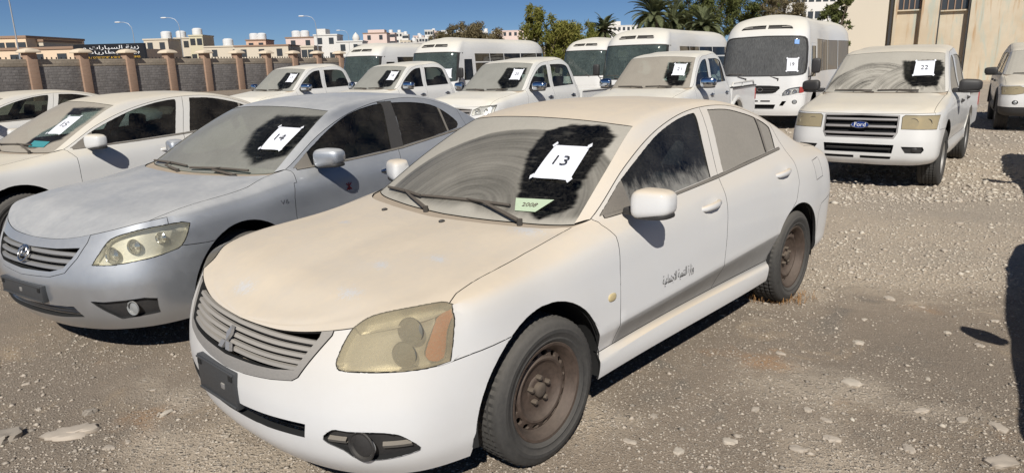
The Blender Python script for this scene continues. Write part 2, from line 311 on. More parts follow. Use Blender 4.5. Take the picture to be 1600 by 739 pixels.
# ---------------------------------------------------------------- body panels cut out of a shell
class Body:
    def __init__(s, sh, dents=()):
        s.sh = sh; G = sh.G.copy()
        for (x, z, r, d) in dents:                         # cups behind the door handles
            w_ = np.exp(-(((G[..., 0]-x)/r)**2+((G[..., 2]-z)/(r*.55))**2)); m = G[..., 1] > .5
            G[..., 1] -= d*w_*m
        s.G = G; bm = bmesh.new(); nv, nu = G.shape[:2]; key = {}; ids = np.empty((nv, nu), object)
        for i in range(nv):
            for j in range(nu):
                k = tuple(np.round(G[i, j], 5)); v = key.get(k)
                if v is None: v = key[k] = bm.verts.new(G[i, j])
                ids[i, j] = v
        s.lu = bm.faces.layers.float.new('u'); s.lv = bm.faces.layers.float.new('v')
        for i in range(nv-1):
            for j in range(nu-1):
                q = []
                for v in (ids[i, j], ids[i, j+1], ids[i+1, j+1], ids[i+1, j]):
                    if v not in q: q.append(v)
                if len(q) < 3: continue
                try: f = bm.faces.new(q)
                except ValueError: continue
                f[s.lu] = (sh.U[j]+sh.U[j+1])/2; f[s.lv] = (sh.V[i]+sh.V[i+1])/2
        bm.normal_update()
        # outward orientation: the shell runs bottom->top and front->rear on the +y side
        tot = sum((1 if f.normal.y > 0 else -1)*f.calc_area() for f in bm.faces if abs(f.normal.y) > .7)
        if tot < 0: bmesh.ops.reverse_faces(bm, faces=list(bm.faces))
        bm.normal_update(); s.bm = bm; s.tagged = {}
    def cut(s, pts, ax=(0, 2), filt=None, closed=True):
        """score the shell along a polyline seen along the axis left out of ax"""
        bm = s.bm; a, b = ax; n = len(pts)
        segs = [(pts[i], pts[(i+1) % n]) for i in range(n if closed else n-1)]
        x0 = min(p[0] for p in pts)-.05; x1 = max(p[0] for p in pts)+.05; y0 = min(p[1] for p in pts)-.05; y1 = max(p[1] for p in pts)+.05
        cand = {}
        def bb(f):
            xs = [v.co[a] for v in f.verts]; ys = [v.co[b] for v in f.verts]; return min(xs), max(xs), min(ys), max(ys)
        for f in bm.faces:
            if filt and not filt(f[s.lu], f[s.lv]): continue
            q = bb(f)
            if q[1] < x0 or q[0] > x1 or q[3] < y0 or q[2] > y1: continue
            cand[f] = q
        for (p, q) in segs:
            dx, dy = q[0]-p[0], q[1]-p[1]; L = math.hypot(dx, dy)
            if L < 1e-6: continue
            nx, ny = -dy/L, dx/L; tx, ty = dx/L, dy/L
            lo0, hi0 = min(p[0], q[0]), max(p[0], q[0]); lo1, hi1 = min(p[1], q[1]), max(p[1], q[1])
            hit = []
            for f, r in cand.items():
                if r[1] < lo0 or r[0] > hi0 or r[3] < lo1 or r[2] > hi1: continue
                ds = [(v.co[a]-p[0])*nx+(v.co[b]-p[1])*ny for v in f.verts]
                if min(ds) > -1e-6 or max(ds) < 1e-6: continue
                ts = [(v.co[a]-p[0])*tx+(v.co[b]-p[1])*ty for v in f.verts]
                if max(ts) < 0 or min(ts) > L: continue
                hit.append(f)
            if not hit: continue
            co = Vector((0, 0, 0)); co[a] = p[0]; co[b] = p[1]; no = Vector((0, 0, 0)); no[a] = nx; no[b] = ny
            ge = set(hit)
            for f in hit: ge.update(f.edges); ge.update(f.verts)
            res = bmesh.ops.bisect_plane(bm, geom=list(ge), dist=1e-5, plane_co=co, plane_no=no)
            new = [g for g in res['geom'] if isinstance(g, bmesh.types.BMFace)]
            cand = {f: r for f, r in cand.items() if f.is_valid}
            for f in set(hit)|set(new):
                if f.is_valid: cand[f] = bb(f)
        bm.normal_update()
    def split(s, fn):
        """fn(centre, u, v, normal) -> panel name or None; returns {name: [faces]}"""
        out = {}
        for f in s.bm.faces:
            k = fn(f.calc_center_median(), f[s.lu], f[s.lv], f.normal)
            if k: out.setdefault(k, []).append(f)
        return out
    def panel(s, name, faces, mat, parent, side=0, gap=.0022, depth=.014, off=0., smooth=32, fm=1):
        """one panel as an object. side 0: both halves joined over the centre plane; +1 left, -1 right"""
        bm = bmesh.new(); vm = {}
        for f in faces:
            for v in f.verts:
                if v not in vm: vm[v] = bm.verts.new(v.co)
        for f in faces:
            try: bm.faces.new([vm[v] for v in f.verts])
            except ValueError: pass
        if side == 0:
            g = list(bm.verts)+list(bm.edges)+list(bm.faces)
            d = bmesh.ops.duplicate(bm, geom=g)['geom']
            fl = [e for e in d if isinstance(e, bmesh.types.BMFace)]
            for v in d:
                if isinstance(v, bmesh.types.BMVert): v.co.y = -v.co.y
            bmesh.ops.reverse_faces(bm, faces=fl)
            bmesh.ops.remove_doubles(bm, verts=[v for v in bm.verts if abs(v.co.y) < 1e-4], dist=2e-4)
        bm.normal_update()
        vn = {v: v.normal.copy() for v in bm.verts}
        if off:
            for v in bm.verts: v.co += vn[v]*off
        if gap or depth:
            bd = [e for e in bm.edges if len(e.link_faces) == 1]
            mv = {}
            for e in bd:
                f = e.link_faces[0]; t = (e.verts[1].co-e.verts[0].co)
                if t.length < 1e-7: continue
                i = f.normal.cross(t.normalized())
                if i.dot(f.calc_center_median()-e.verts[0].co) < 0: i = -i
                for v in e.verts: mv.setdefault(v, []).append(i)
            for v, l in mv.items():
                q = Vector((0, 0, 0))
                for i in l: q += i
                if q.length > 1e-6: v.co += q.normalized()*gap
            if depth:
                ex = bmesh.ops.extrude_edge_only(bm, edges=bd)['geom']
                ev = [g for g in ex if isinstance(g, bmesh.types.BMVert)]
                src = {}
                for v in ev:
                    for e in v.link_edges:
                        o = e.other_vert(v)
                        if o in mv: src[v] = o
                for v in ev:
                    if v in src: v.co = src[v].co-vn[src[v]]*depth
                for g in ex:
                    if isinstance(g, bmesh.types.BMFace): g.material_index = fm
        if side == -1:
            for v in bm.verts: v.co.y = -v.co.y
            bmesh.ops.reverse_faces(bm, faces=list(bm.faces))
        return bm_obj(name, bm, [mat, M['black']], parent, smooth)
def inpoly(p, poly):
    x, y = p; c = False; j = len(poly)-1
    for i in range(len(poly)):
        xi, yi = poly[i]; xj, yj = poly[j]
        if (yi > y) != (yj > y) and x < (xj-xi)*(y-yi)/(yj-yi+1e-12)+xi: c = not c
        j = i
    return c
def smooth_poly(pts, n=3, closed=True, sharp=()):
    """Catmull-Rom through the points, sharp indices stay corners"""
    P = np.array(pts, float); k = len(P); out = []
    for i in range(k if closed else k-1):
        p1, p2 = P[i], P[(i+1) % k]
        p0 = P[i-1] if (closed or i > 0) else p1; p3 = P[(i+2) % k] if (closed or i+2 < k) else p2
        if i in sharp: p0 = p1
        if (i+1) % k in sharp: p3 = p2
        m1 = (p2-p0)/2; m2 = (p3-p1)/2
        for t in np.linspace(0, 1, n, endpoint=False):
            out.append(tuple(p1*(2*t**3-3*t**2+1)+m1*(t**3-2*t**2+t)+p2*(3*t**2-2*t**3)+m2*(t**3-t**2)))
    if not closed: out.append(tuple(P[-1]))
    return out
def xcurve(poly, z):
    """x of an open polyline (x,z) at height z"""
    zs = [p[1] for p in poly]; xs = [p[0] for p in poly]
    if zs[0] > zs[-1]: zs, xs = zs[::-1], xs[::-1]
    return float(np.interp(z, zs, xs))
def arch_poly(cx, cz, rx, rz, n=26, zb=.05):
    return [(cx+rx, zb)]+[(cx+rx*math.cos(t), cz+rz*math.sin(t)) for t in np.linspace(0, math.pi, n)]+[(cx-rx, zb)]
class FrontSurf:
    """x of the shell seen from the front at (y,z), or y seen from the side at (x,z)"""
    def __init__(s, G):
        a = G[:-1, :-1]; b = G[1:, :-1]; c = G[1:, 1:]; d = G[:-1, 1:]
        s.T = np.concatenate([np.stack([a, b, c], 2).reshape(-1, 3, 3), np.stack([a, c, d], 2).reshape(-1, 3, 3)])
    def ray(s, o, d, far=False):
        T = s.T; o = np.array(o, float); d = np.array(d, float)
        e1 = T[:, 1]-T[:, 0]; e2 = T[:, 2]-T[:, 0]; p = np.cross(d, e2); det = (e1*p).sum(1); det = np.where(abs(det) < 1e-12, 1e-12, det)
        tv = o-T[:, 0]; u = (tv*p).sum(1)/det; q = np.cross(tv, e1); v = (q@d)/det; t = (e2*q).sum(1)/det
        ok = (u >= -1e-5) & (v >= -1e-5) & (u+v <= 1+1e-5) & (t > 0)
        if not ok.any(): return None, None
        k = np.where(ok)[0][np.argmin(t[ok])]; n = np.cross(e1[k], e2[k]); n /= np.linalg.norm(n)+1e-12
        if n@d > 0: n = -n
        return o+d*t[k], n
    def front(s, y, z):
        m = -1 if y < 0 else 1
        P, n = s.ray((3, max(abs(y), 1e-3), z), (-1, 0, 0))
        if P is None: return None, None
        return Vector((P[0], y, z)), Vector((n[0], n[1]*m, n[2]))
    def side(s, x, z):
        P, n = s.ray((x, 3, z), (0, -1, 0))
        return (None, None) if P is None else (Vector(P), Vector(n))
    def down(s, x, y):
        m = -1 if y < 0 else 1
        P, n = s.ray((x, max(abs(y), 1e-3), 5), (0, 0, -1))
        return (None, None) if P is None else (Vector((P[0], y, P[2])), Vector((n[0], n[1]*m, n[2])))
# ---------------------------------------------------------------- wheels (axle along y, outer side +y), origin at the wheel centre
def make_wheel(root, M, r=.332, w=.205, rim=.2215, kind='steel', holes=16, hi=True):
    hw = w/2; seg = 120 if hi else 48
    t = MB()
    prof = [(rim-.012, hw*.72), (rim+.004, hw*.86), (rim+.014, hw*.95), (rim+.018, hw*.965), (rim+.020, hw*.985), (rim+.026, hw*.985), (rim+.028, hw*.975), ((rim+r)/2-.008, hw*1.02), ((rim+r)/2-.006, hw*1.035), ((rim+r)/2+.010, hw*1.035), ((rim+r)/2+.012, hw*1.02), (r-.03, hw*.98), (r-.012, hw*.9), (r-.002, hw*.78)]
    tread = []
    for k, gy in enumerate((.45, .12, -.2, -.52)):
        tread += [(r+.001, hw*(gy+.06)), (r-.008, hw*(gy+.03)), (r-.008, hw*(gy-.03)), (r+.001, hw*(gy-.06))]
    back = [(r-.002, -hw*.78), (r-.012, -hw*.9), (r-.03, -hw*.98), ((rim+r)/2, -hw*1.03), (rim, -hw*.8)]
    prof = prof+tread+back; k = len(prof); vs = []; fs = []
    for i in range(seg):
        a = 2*math.pi*i/seg; blk = hi and i % 2
        for j, (pr, ph) in enumerate(prof):
            rr = pr-(.006 if blk and 12 < j < k-5 else (.003 if blk and j in (11, 12, k-5) else 0.))
            vs.append((rr*math.cos(a), ph, rr*math.sin(a)))
    for i in range(seg):
        for j in range(k-1): fs.append((i*k+j, i*k+j+1, ((i+1) % seg)*k+j+1, ((i+1) % seg)*k+j))
    ty = t.add(vs, fs).build('tyre', M['tyre'], root, 35)
    rp = [(rim-.012, -hw*.7), (rim-.03, -hw*.55), (rim-.035, hw*.1), (rim-.034, hw*.55), (rim-.018, hw*.72), (rim-.004, hw*.80), (rim+.004, hw*.86), (rim+.002, hw*.89), (rim-.010, hw*.87), (rim-.022, hw*.74), (rim-.032, hw*.60), (rim-.040, hw*.42)]
    m = MB().lathe(rp, 64)
    if kind == 'steel':
        r1, r2 = rim-.068, rim-.038; y1, y2 = hw*.50, hw*.40
        for h in range(holes):                              # pressed ring with a hole in each sector
            a0 = 2*math.pi*h/holes; a1 = 2*math.pi*(h+1)/holes; am = (a0+a1)/2; da = (a1-a0)/2
            ring = [(r2, a0), (r2, am), (r2, a1), ((r1+r2)/2, a1), (r1, a1), (r1, am), (r1, a0), ((r1+r2)/2, a0)]
            ov = [(r2-.005, am-da*.5), (r2-.002, am), (r2-.005, am+da*.5), ((r1+r2)/2, am+da*.66), (r1+.005, am+da*.5), (r1+.002, am), (r1+.005, am-da*.5), ((r1+r2)/2, am-da*.66)]
            hgt = lambda rr: y1+(y2-y1)*(rr-r1)/(r2-r1)
            P = [(a*math.cos(b), hgt(a), a*math.sin(b)) for a, b in ring+ov]+[(a*math.cos(b), hgt(a)-.014, a*math.sin(b)) for a, b in ov]
            m.add(P, [(i, (i+1) % 8, 8+(i+1) % 8, 8+i) for i in range(8)]+[(8+i, 8+(i+1) % 8, 16+(i+1) % 8, 16+i) for i in range(8)])
        m.lathe([(rim-.04, hw*.42), (rim-.036, hw*.40)], 64)
        m.lathe([(rim-.068, hw*.50), (rim-.076, hw*.56), (rim-.085, hw*.54), (rim-.098, hw*.40), (.098, hw*.30), (.062, hw*.28), (.056, hw*.34), (.046, hw*.36), (.001, hw*.36)], 64)
        m.build('rim', M['steel_rim'], root, 35)
        hb = MB().lathe([(.034, hw*.34), (.033, hw*.52), (.026, hw*.58), (.012, hw*.60), (.001, hw*.60)], 20)
        hb.build('hub_cap', M['rust'], root, 40)
        for q in range(5):
            a = 2*math.pi*q/5+.3
            MB().lathe([(.0125, hw*.30), (.0125, hw*.50), (.009, hw*.56), (.001, hw*.57)], 6).xf(Matrix.Translation((.057*math.cos(a), 0, .057*math.sin(a)))).build('lug_nut', M['rust'], root, 30)
        MB().lathe([(rim-.03, -hw*.2), (.02, -hw*.2), (.001, -hw*.2)], 32).build('brake_drum', M['black'], root, 30)
    else:
        n = 5; r0, r1 = .05, rim-.028
        for q in range(n):
            a = 2*math.pi*q/n
            for sgn in ((-1, 1) if kind == 'alloy' else (0,)):
                P = []
                for rr, wd, yy in ((r0, .026, hw*.62), ((r0+r1)/2, .019, hw*.66), (r1, .026, hw*.55)):
                    off = sgn*(.016+.035*(rr-r0)/(r1-r0))
                    for s_, dy in ((-1, -.02), (-1, 0), (1, 0), (1, -.02)):
                        x, z = rr, off+s_*wd*(.55 if sgn else 1.2)
                        P.append((x*math.cos(a)-z*math.sin(a), yy+dy, x*math.sin(a)+z*math.cos(a)))
                m.add(P, [(0, 1, 5, 4), (1, 2, 6, 5), (2, 3, 7, 6), (4, 5, 9, 8), (5, 6, 10, 9), (6, 7, 11, 10)])
        m.lathe([(.066, hw*.4), (.064, hw*.66), (.05, hw*.72), (.03, hw*.70), (.001, hw*.70)], 30)
        m.build('rim', M['alloy'], root, 35)
        MB().lathe([(rim-.03, -hw*.2), (.02, -hw*.2), (.001, -hw*.2)], 32).build('brake_disc', M['black'], root, 30)
    return root
# ---------------------------------------------------------------- dust maps for the windscreens
def vnoise(x, y, seed=0):
    def h(i, j): 
        n = (i*374761393+j*668265263+seed*1442695041) & 0xffffffff
        n = ((n ^ (n >> 13))*1274126177) & 0xffffffff
        return ((n ^ (n >> 16)) & 0xffff)/65535.
    xi = np.floor(x).astype(np.int64); yi = np.floor(y).astype(np.int64); fx = x-xi; fy = y-yi
    fx = fx*fx*(3-2*fx); fy = fy*fy*(3-2*fy)
    return (h(xi, yi)*(1-fx)+h(xi+1, yi)*fx)*(1-fy)+(h(xi, yi+1)*(1-fx)+h(xi+1, yi+1)*fx)*fy
def fbm(x, y, seed=0, o=4):
    r = 0; a = .5
    for k in range(o): r = r+a*vnoise(x*2**k, y*2**k, seed+k); a *= .5
    return r/(1-.5**o)
def poly_sd(x, y, poly):
    """signed distance, negative inside"""
    P = np.array(poly); d = np.full(x.shape, 1e9); ins = np.zeros(x.shape, bool); k = len(P)
    for i in range(k):
        a, b = P[i], P[(i+1) % k]; e = b-a; t = np.clip(((x-a[0])*e[0]+(y-a[1])*e[1])/(e@e+1e-12), 0, 1)
        d = np.minimum(d, np.hypot(x-a[0]-t*e[0], y-a[1]-t*e[1]))
        c = ((a[1] > y) != (b[1] > y)) & (x < (b[0]-a[0])*(y-a[1])/(b[1]-a[1]+1e-12)+a[0]); ins ^= c
    return np.where(ins, -d, d)
def sstep(a, b, x):
    t = np.clip((x-a)/(b-a), 0, 1); return t*t*(3-2*t)
def screen_dust(y, s, d):
    """dust on a windscreen; y across, s metres up the slope"""
    f = np.full(y.shape, d.get('base', .9))+.10*(fbm(y*7, s*7, 3)-.5)
    for (cy, cs, r1, r0, val, amp) in d.get('arcs', ()):         # wiper sweeps
        r = np.hypot(y-cy, s-cs); an = np.arctan2(s-cs, y-cy)
        st = fbm(r*38, an*.7, 11, 3); st2 = fbm(r*150, an*1.6, 17, 3); pat = fbm(y*3, s*3, 23, 3)
        g = val+amp*((st-.5)*1.5+(st2-.5)*1.1+(pat-.5)*1.2)
        m = sstep(r1+.006, r1-.008, r+.02*(fbm(an*6, r*3, 5)-.5))*sstep(r0-.03, r0+.05, r)*sstep(.02, .10, s+.03*fbm(y*9, s*2, 8))
        f = f*(1-m)+g*m
    for (poly, val, feather, rough, sx) in d.get('patches', ()):  # places rubbed clean
        yy = y+rough*(fbm(y*11, s*30, 31)-.5)*2; ss = s+rough*(fbm(y*30, s*9, 37)-.5)*2
        sd = poly_sd(yy, ss, poly); brush = fbm(y*14+s*5, s*60 if sx else y*60, 41, 3)
        m = sstep(feather, -feather, sd+.02*(brush-.5))
        f = f*(1-m)+(val+.30*np.maximum(brush-.60, 0)+.04*fbm(y*5, s*5, 43))*m
    return np.clip(f, 0, 1)
def glass_patch(name, sh, u0, u1, v0, mat, parent, dustspec=None, nx=150, ny=90, off=-.004, v1=None):
    """finely meshed windscreen between two stations; carries the attribute dust"""
    iu = [int(np.argmin(abs(sh.U-a))) for a in (u0, u1)]; iv0 = int(np.argmin(abs(sh.V-v0))); g = sh.G[iv0:, iu[0]:iu[1]+1]
    lo = lambda n, m: np.linspace(0, n-1, m)
    def up(a, m, axis):
        n = a.shape[axis]; x = lo(n, m); i = np.minimum(x.astype(int), n-2); t = (x-i)
        sh_ = [1]*a.ndim; sh_[axis] = m; t = t.reshape(sh_)
        return np.take(a, i, axis)*(1-t)+np.take(a, i+1, axis)*t
    g = up(up(g, nx//2+1, 0), ny, 1)
    full = np.concatenate([g, g[::-1][1:]*np.array([1, -1, 1])], 0)     # across from left edge to right edge
    k, m = full.shape[:2]; du = np.gradient(full, axis=0); dv = np.gradient(full, axis=1); n = np.cross(du, dv); n /= np.linalg.norm(n, axis=2)[..., None]
    if n[k//2, m//2, 2] < 0: n = -n
    P = full+n*off
    ids = np.arange(k*m).reshape(k, m)
    fs = np.stack([ids[:-1, :-1], ids[1:, :-1], ids[1:, 1:], ids[:-1, 1:]], -1).reshape(-1, 4)
    if np.cross(P[1, 0]-P[0, 0], P[0, 1]-P[0, 0])[2] < 0: fs = fs[:, ::-1]
    o = mesh_obj(name, P.reshape(-1, 3), fs.tolist(), mat, parent, 180)
    if dustspec is not None:
        s = np.concatenate([np.zeros((k, 1)), np.cumsum(np.linalg.norm(np.diff(full, axis=1), axis=2), 1)], 1)
        s = s+0.; s0 = full[..., 1]
        a = o.data.attributes.new('dust', 'FLOAT', 'POINT')
        a.data.foreach_set('value', screen_dust(s0, s, dustspec).reshape(-1).astype(np.float32))
    return o
def on_front(fs, y, z, off):
    P, n = fs.front(y, z)
    return P+n*off
def paper_sign(fs, M, corners, number, label, Mw, group='numbered paper sheets taped inside the windscreens', numsize=None, tape=.035, rot=0.):
    """sheet taped on the windscreen; corners (y,z) TL TR BR BL as seen from the front. Mw: car matrix"""
    root = bpy.data.objects.new('paper_sign', None); link(root); root.matrix_world = Mw
    c = [np.array(p) for p in corners]
    bil = lambda a, b: (c[0]*(1-a)+c[1]*a)*(1-b)+(c[3]*(1-a)+c[2]*a)*b
    n = 7; V = []; 
    for j in range(n+1):
        for i in range(n+1):
            a, b = i/n, j/n; curl = .004*math.sin(a*5+1)*math.sin(b*4)
            V.append(on_front(fs, *bil(a, b), .006+curl))
    Fq = [(j*(n+1)+i, (j+1)*(n+1)+i, (j+1)*(n+1)+i+1, j*(n+1)+i+1) for j in range(n) for i in range(n)]
    mesh_obj('sheet', V, Fq, M['paper'], root, 60)
    for (a, b) in ((0, 0), (1, 0), (1, 1), (0, 1)):
        ctr = bil(a, b); mid = bil(.5, .5); d = ctr-mid; d = d/np.linalg.norm(d); q = np.array([-d[1], d[0]]); t = tape
        pts = [ctr-d*t*.5-q*t*.6, ctr-d*t*.5+q*t*.6, ctr+d*t*.5+q*t*.62, ctr+d*t*.5-q*t*.55]
        mesh_obj('tape', [on_front(fs, p[0], p[1], .0115) for p in pts], [(0, 1, 2, 3)], M['tape'], root)
    W_ = np.linalg.norm(c[1]-c[0]); H_ = np.linalg.norm(c[3]-c[0])
    if number:
        me = text_mesh(number, 1., 0., bold=-.008); xs = [v.co.x for v in me.vertices]; ys = [v.co.y for v in me.vertices]
        w_ = max(xs)-min(xs); h_ = max(ys)-min(ys); mx = (max(xs)+min(xs))/2; my = (max(ys)+min(ys))/2
        nw, nh = numsize or (.38, .27)
        for v in me.vertices:
            a = .5+(v.co.x-mx)/w_*nw; b = .47-(v.co.y-my)/h_*nh
            v.co = on_front(fs, *bil(a, b), .0135)
        mobj('number', me, M['ink'], root)
    tag(root, label, 'paper', group)
    return root
# ---------------------------------------------------------------- sedan
def build_seat(name, M, parent, x, y, w=.50, bench=False, z=.30, mat='seat', hr=True):
    r = empty(name, (x, y, z), 0, parent); m = MB()
    m.cbox((-.10, -w/2, 0), (.42, w/2, .20), .05); m.build('cushion', M[mat], r, 40)
    b = MB().cbox((-.09, -w/2, 0), (.07, w/2, .60), .05); b.xf(Matrix.Translation((-.10, 0, .16)) @ Matrix.Rotation(R(-17), 4, 'Y')); b.build('backrest', M[mat], r, 40)
    if hr:
        for yy in ((-.35, .35) if bench else (0,)):
            MB().cbox((-.05, yy-.13, 0), (.05, yy+.13, .17), .04).xf(Matrix.Translation((-.30, 0, .77)) @ Matrix.Rotation(R(-12), 4, 'Y')).build('headrest', M[mat], r, 40)
    return r
def wiper(M, parent, fs, pivot, elbow, blade):
    """arm from pivot through the elbow onto the blade; points (y,z,offset) on the screen"""
    r = empty('wiper', (0, 0, 0), 0, parent)
    P = [Vector(p) for p in (pivot, elbow)]; bl = [Vector(b) for b in blade]; mid = bl[0].lerp(bl[-1], .55)
    MB().tube([P[0], P[0].lerp(P[1], .5)+Vector((0, 0, .006)), P[1]+Vector((0, 0, .01)), mid+Vector((.006, 0, .012))], [.011, .010, .007, .005], 6).build('arm', M['wiper'], r, 40)
    MB().tube([bl[0], mid+Vector((0, 0, .004)), bl[-1]], [.008, .010, .008], 6).build('blade', M['wiper'], r, 40)
    MB().tube([P[0]+Vector((0, 0, -.04)), P[0]+Vector((0, 0, .012))], .014, 8).build('pivot', M['wiper'], r, 40)
    return r
def build_sedan(name, sp, M):
    """sp: tables of one sedan. returns root empty (front axle at origin, x forward) and the front surface"""
    root = empty(name)
    sh = Shell(sp['lines'], sp['scorner'], sp['lcorner'], sp.get('nu', 8), sp.get('nv', 6))
    B = Body(sh, sp.get('dents', ())); fs = FrontSurf(sh.G); P = M[sp['paint']]
    fa, ra = arch_poly(*sp['arch_f']), arch_poly(*sp['arch_r'])
    lowside = lambda u, v: v < 5.3 and u > 2.6
    cab = lambda u, v: 1.9 < v < 7.3 and 5 < u < 12.6
    front = lambda u, v: u < 5 and v < 6.4
    B.cut(fa, filt=lambda u, v: v < 5.2 and 3 < u < 6.6); B.cut(ra, filt=lambda u, v: v < 5.2 and 9 < u < 14)
    hl = smooth_poly(sp['head'], 3, True, sp.get('head_sharp', ()))
    B.cut(hl, (1, 2), front)
    if 'amber' in sp: B.cut(smooth_poly(sp['amber'], 2), (1, 2), front)
    for q in sp.get('cuts', ()): B.cut(q, (0, 2), lambda u, v: v < 6 and u > 10)
    if 'btrim' in sp: B.cut(sp['btrim'], (0, 2), lambda u, v: 5 < v < 7.1 and 5.5 < u < 12.6)
    gr_o, gr_i, slot, fog = sp['grille_o'], sp['grille_i'], sp.get('slot'), sp.get('fog')
    low = lambda u, v: u < 4 and v < 5
    B.cut(gr_o, (1, 2), low, False); B.cut(gr_i, (1, 2), low, False)
    if slot: B.cut(slot, (1, 2), low)
    if fog: B.cut(fog, (1, 2), low)
    B.cut(sp['bump_seam'], (0, 2), lambda u, v: 2.5 < u < 5.3 and 2.5 < v < 5.2, False)
    B.cut(sp['hood_seam'], (0, 1), lambda u, v: 5 <= v < 7.5 and u < 6.3, False)
    for k in ('door_f', 'door_m', 'door_r'): B.cut(sp[k], (0, 2), cab, False)
    gf = smooth_poly(sp['glass_f'], 3, True, sp['glass_f_sharp']); gr = smooth_poly(sp['glass_r'], 3, True, sp['glass_r_sharp'])
    up = lambda u, v: 5 < v < 7.6 and 5.5 < u < 12.6
    B.cut(gf, (0, 2), up); B.cut(gr, (0, 2), up)
    bel = sp['belt']
    B.cut(bel, (0, 2), up)
    sail, div = sp['sail_x'], sp['div']
    B.cut(sail, (0, 2), up, False); B.cut(div, (0, 2), up)
    B.cut(sp['rear_seam'], (0, 2), lambda u, v: u > 11.5 and v < 5.6, False)
    hs = sorted(sp['hood_seam']); hx = [p[0] for p in hs]; hy = [p[1] for p in hs]
    bs = sorted(sp['bump_seam']); bx = [p[0] for p in bs]; bz = [p[1] for p in bs]; xsplit = bx[-1]
    gro = sp['grille_o']+[(0, 1.2)]; gri = sp['grille_i']+[(0, 1.2)]
    def cls(c, u, v, n):
        x, y, z = c
        if v < 5 and inpoly((x, z), fa) or v < 5 and inpoly((x, z), ra): return None
        if u < 5 and v < 6.4 and inpoly((y, z), hl): return 'headlight'
        if u < 4 and v < 5:
            if inpoly((y, z), gri): return 'grille_hole'
            if inpoly((y, z), gro): return 'grille_frame'
            if slot and inpoly((y, z), slot): return 'slot'
            if fog and inpoly((y, z), fog): return 'fog'
        if 5 < v < 7.6 and 5.5 < u < 12.6:
            if inpoly((x, z), gf): return 'sail' if x > xcurve(sail, z) else 'glass_f'
            if inpoly((x, z), gr): return 'divider' if inpoly((x, z), div) else 'glass_r'
            if inpoly((x, z), bel): return 'belt'
            if 'btrim' in sp and v < 7 and inpoly((x, z), sp['btrim']): return 'btrim'
        if u < 6 and v >= 5:
            if u > 5.74 and v > 7: return 'cowl'
            if x > hx[-1] or y < np.interp(x, hx, hy): return 'hood'
            return 'fender'
        if 6 <= u < 8 and v >= 8: return None
        if 11 <= u < 12 and v >= 8: return None
        if v >= 7 and 6 <= u < 11: return 'roof'
        if v >= 7 and 11 <= u < 12: return 'quarter'
        if u >= 12 and v >= sp.get('trunk_v', 6): return 'trunk'
        if u < 5.2 and v < 5 and (x > xsplit or z < np.interp(x, bx, bz)) and x > -.1: return 'front_bumper'
        if v < 2 and 5 < u < 10.6 and x > -2.6: return 'rocker'
        if x > xcurve(sp['door_f'], z): return 'fender'
        if x > xcurve(sp['door_m'], z): return 'front_door'
        if x > xcurve(sp['door_r'], z): return 'rear_door'
        if any(inpoly((x, z), q) for q in sp.get('cuts', ())): return 'fuel_flap'
        if v < 5.6 and x < xcurve(sp['rear_seam'], z) and z < sp['rear_seam'][0][1]+9: return 'rear_bumper'
        return 'quarter'
    pn = B.split(cls)
    sym = lambda nm, key, mat, **k: B.panel(nm, pn[key], mat, root, 0, **k) if key in pn else None
    sym('hood', 'hood', P); sym('roof', 'roof', P); sym('trunk_lid', 'trunk', P)
    sym('front_bumper', 'front_bumper', P, depth=.03); sym('rear_bumper', 'rear_bumper', P, depth=.03)
    sym('cowl_panel', 'cowl', M['cowl'], off=-.008)
    sym('grille_frame', 'grille_frame', M[sp.get('gframe', 'grille_grey')], depth=.03, gap=.001, off=sp.get('goff', .004))
    doors = {}
    for sd in (1, -1):
        B.panel('fender', pn['fender'], P, root, sd, depth=.02)
        B.panel('quarter_panel', pn['quarter'], P, root, sd, depth=.02); B.panel('rocker_panel', pn['rocker'], P, root, sd, depth=.01)
        for k, g in (('front_door', 'glass_f'), ('rear_door', 'glass_r')):
            d = B.panel(k, pn[k], P, root, sd); doors[(k, sd)] = d
            B.panel('window', pn[g], M[sp['glass_'+('front' if g == 'glass_f' else 'rear')]], d, sd, off=-.007, gap=-.002, depth=0)
            if k == 'front_door' and 'sail' in pn: B.panel('mirror_mount', pn['sail'], M['trim'], d, sd, off=.002, gap=0, depth=.01)
            if k == 'rear_door' and 'divider' in pn: B.panel('window_divider', pn['divider'], M['trim'], d, sd, off=.001, gap=0, depth=.01)
        if 'fuel_flap' in pn and sd == 1: B.panel('fuel_flap', pn['fuel_flap'], P, root, sd, gap=.002)
        elif 'fuel_flap' in pn: B.panel('quarter_patch', pn['fuel_flap'], P, root, sd, gap=0)
        if 'btrim' in pn: B.panel('pillar_trim', pn['btrim'], M['trim_dark'], root, sd, gap=.001)
        fb = [f for f in pn.get('belt', [])]
        for k, lo, hi in (('front_door', 0, 1), ('rear_door', 1, 2)):
            ff = [f for f in fb if (f.calc_center_median().x > xcurve(sp['door_m'], f.calc_center_median().z)) == (lo == 0)]
            if ff: B.panel('belt_moulding', ff, M[sp.get('beltmat', 'trim')], doors[(k, sd)], sd, off=.004, gap=.001, depth=.01)
        # headlight: clear shell over a reflector bowl with lamps
        h = empty('headlight', (0, 0, 0), 0, root)
        B.panel('lens', pn['headlight'], M[sp['lens']], h, sd, off=.002, gap=.003, depth=.012, smooth=40)
        B.panel('reflector', pn['headlight'], M['reflector'], h, sd, off=-.045, gap=.004, depth=-.043, smooth=40, fm=0)
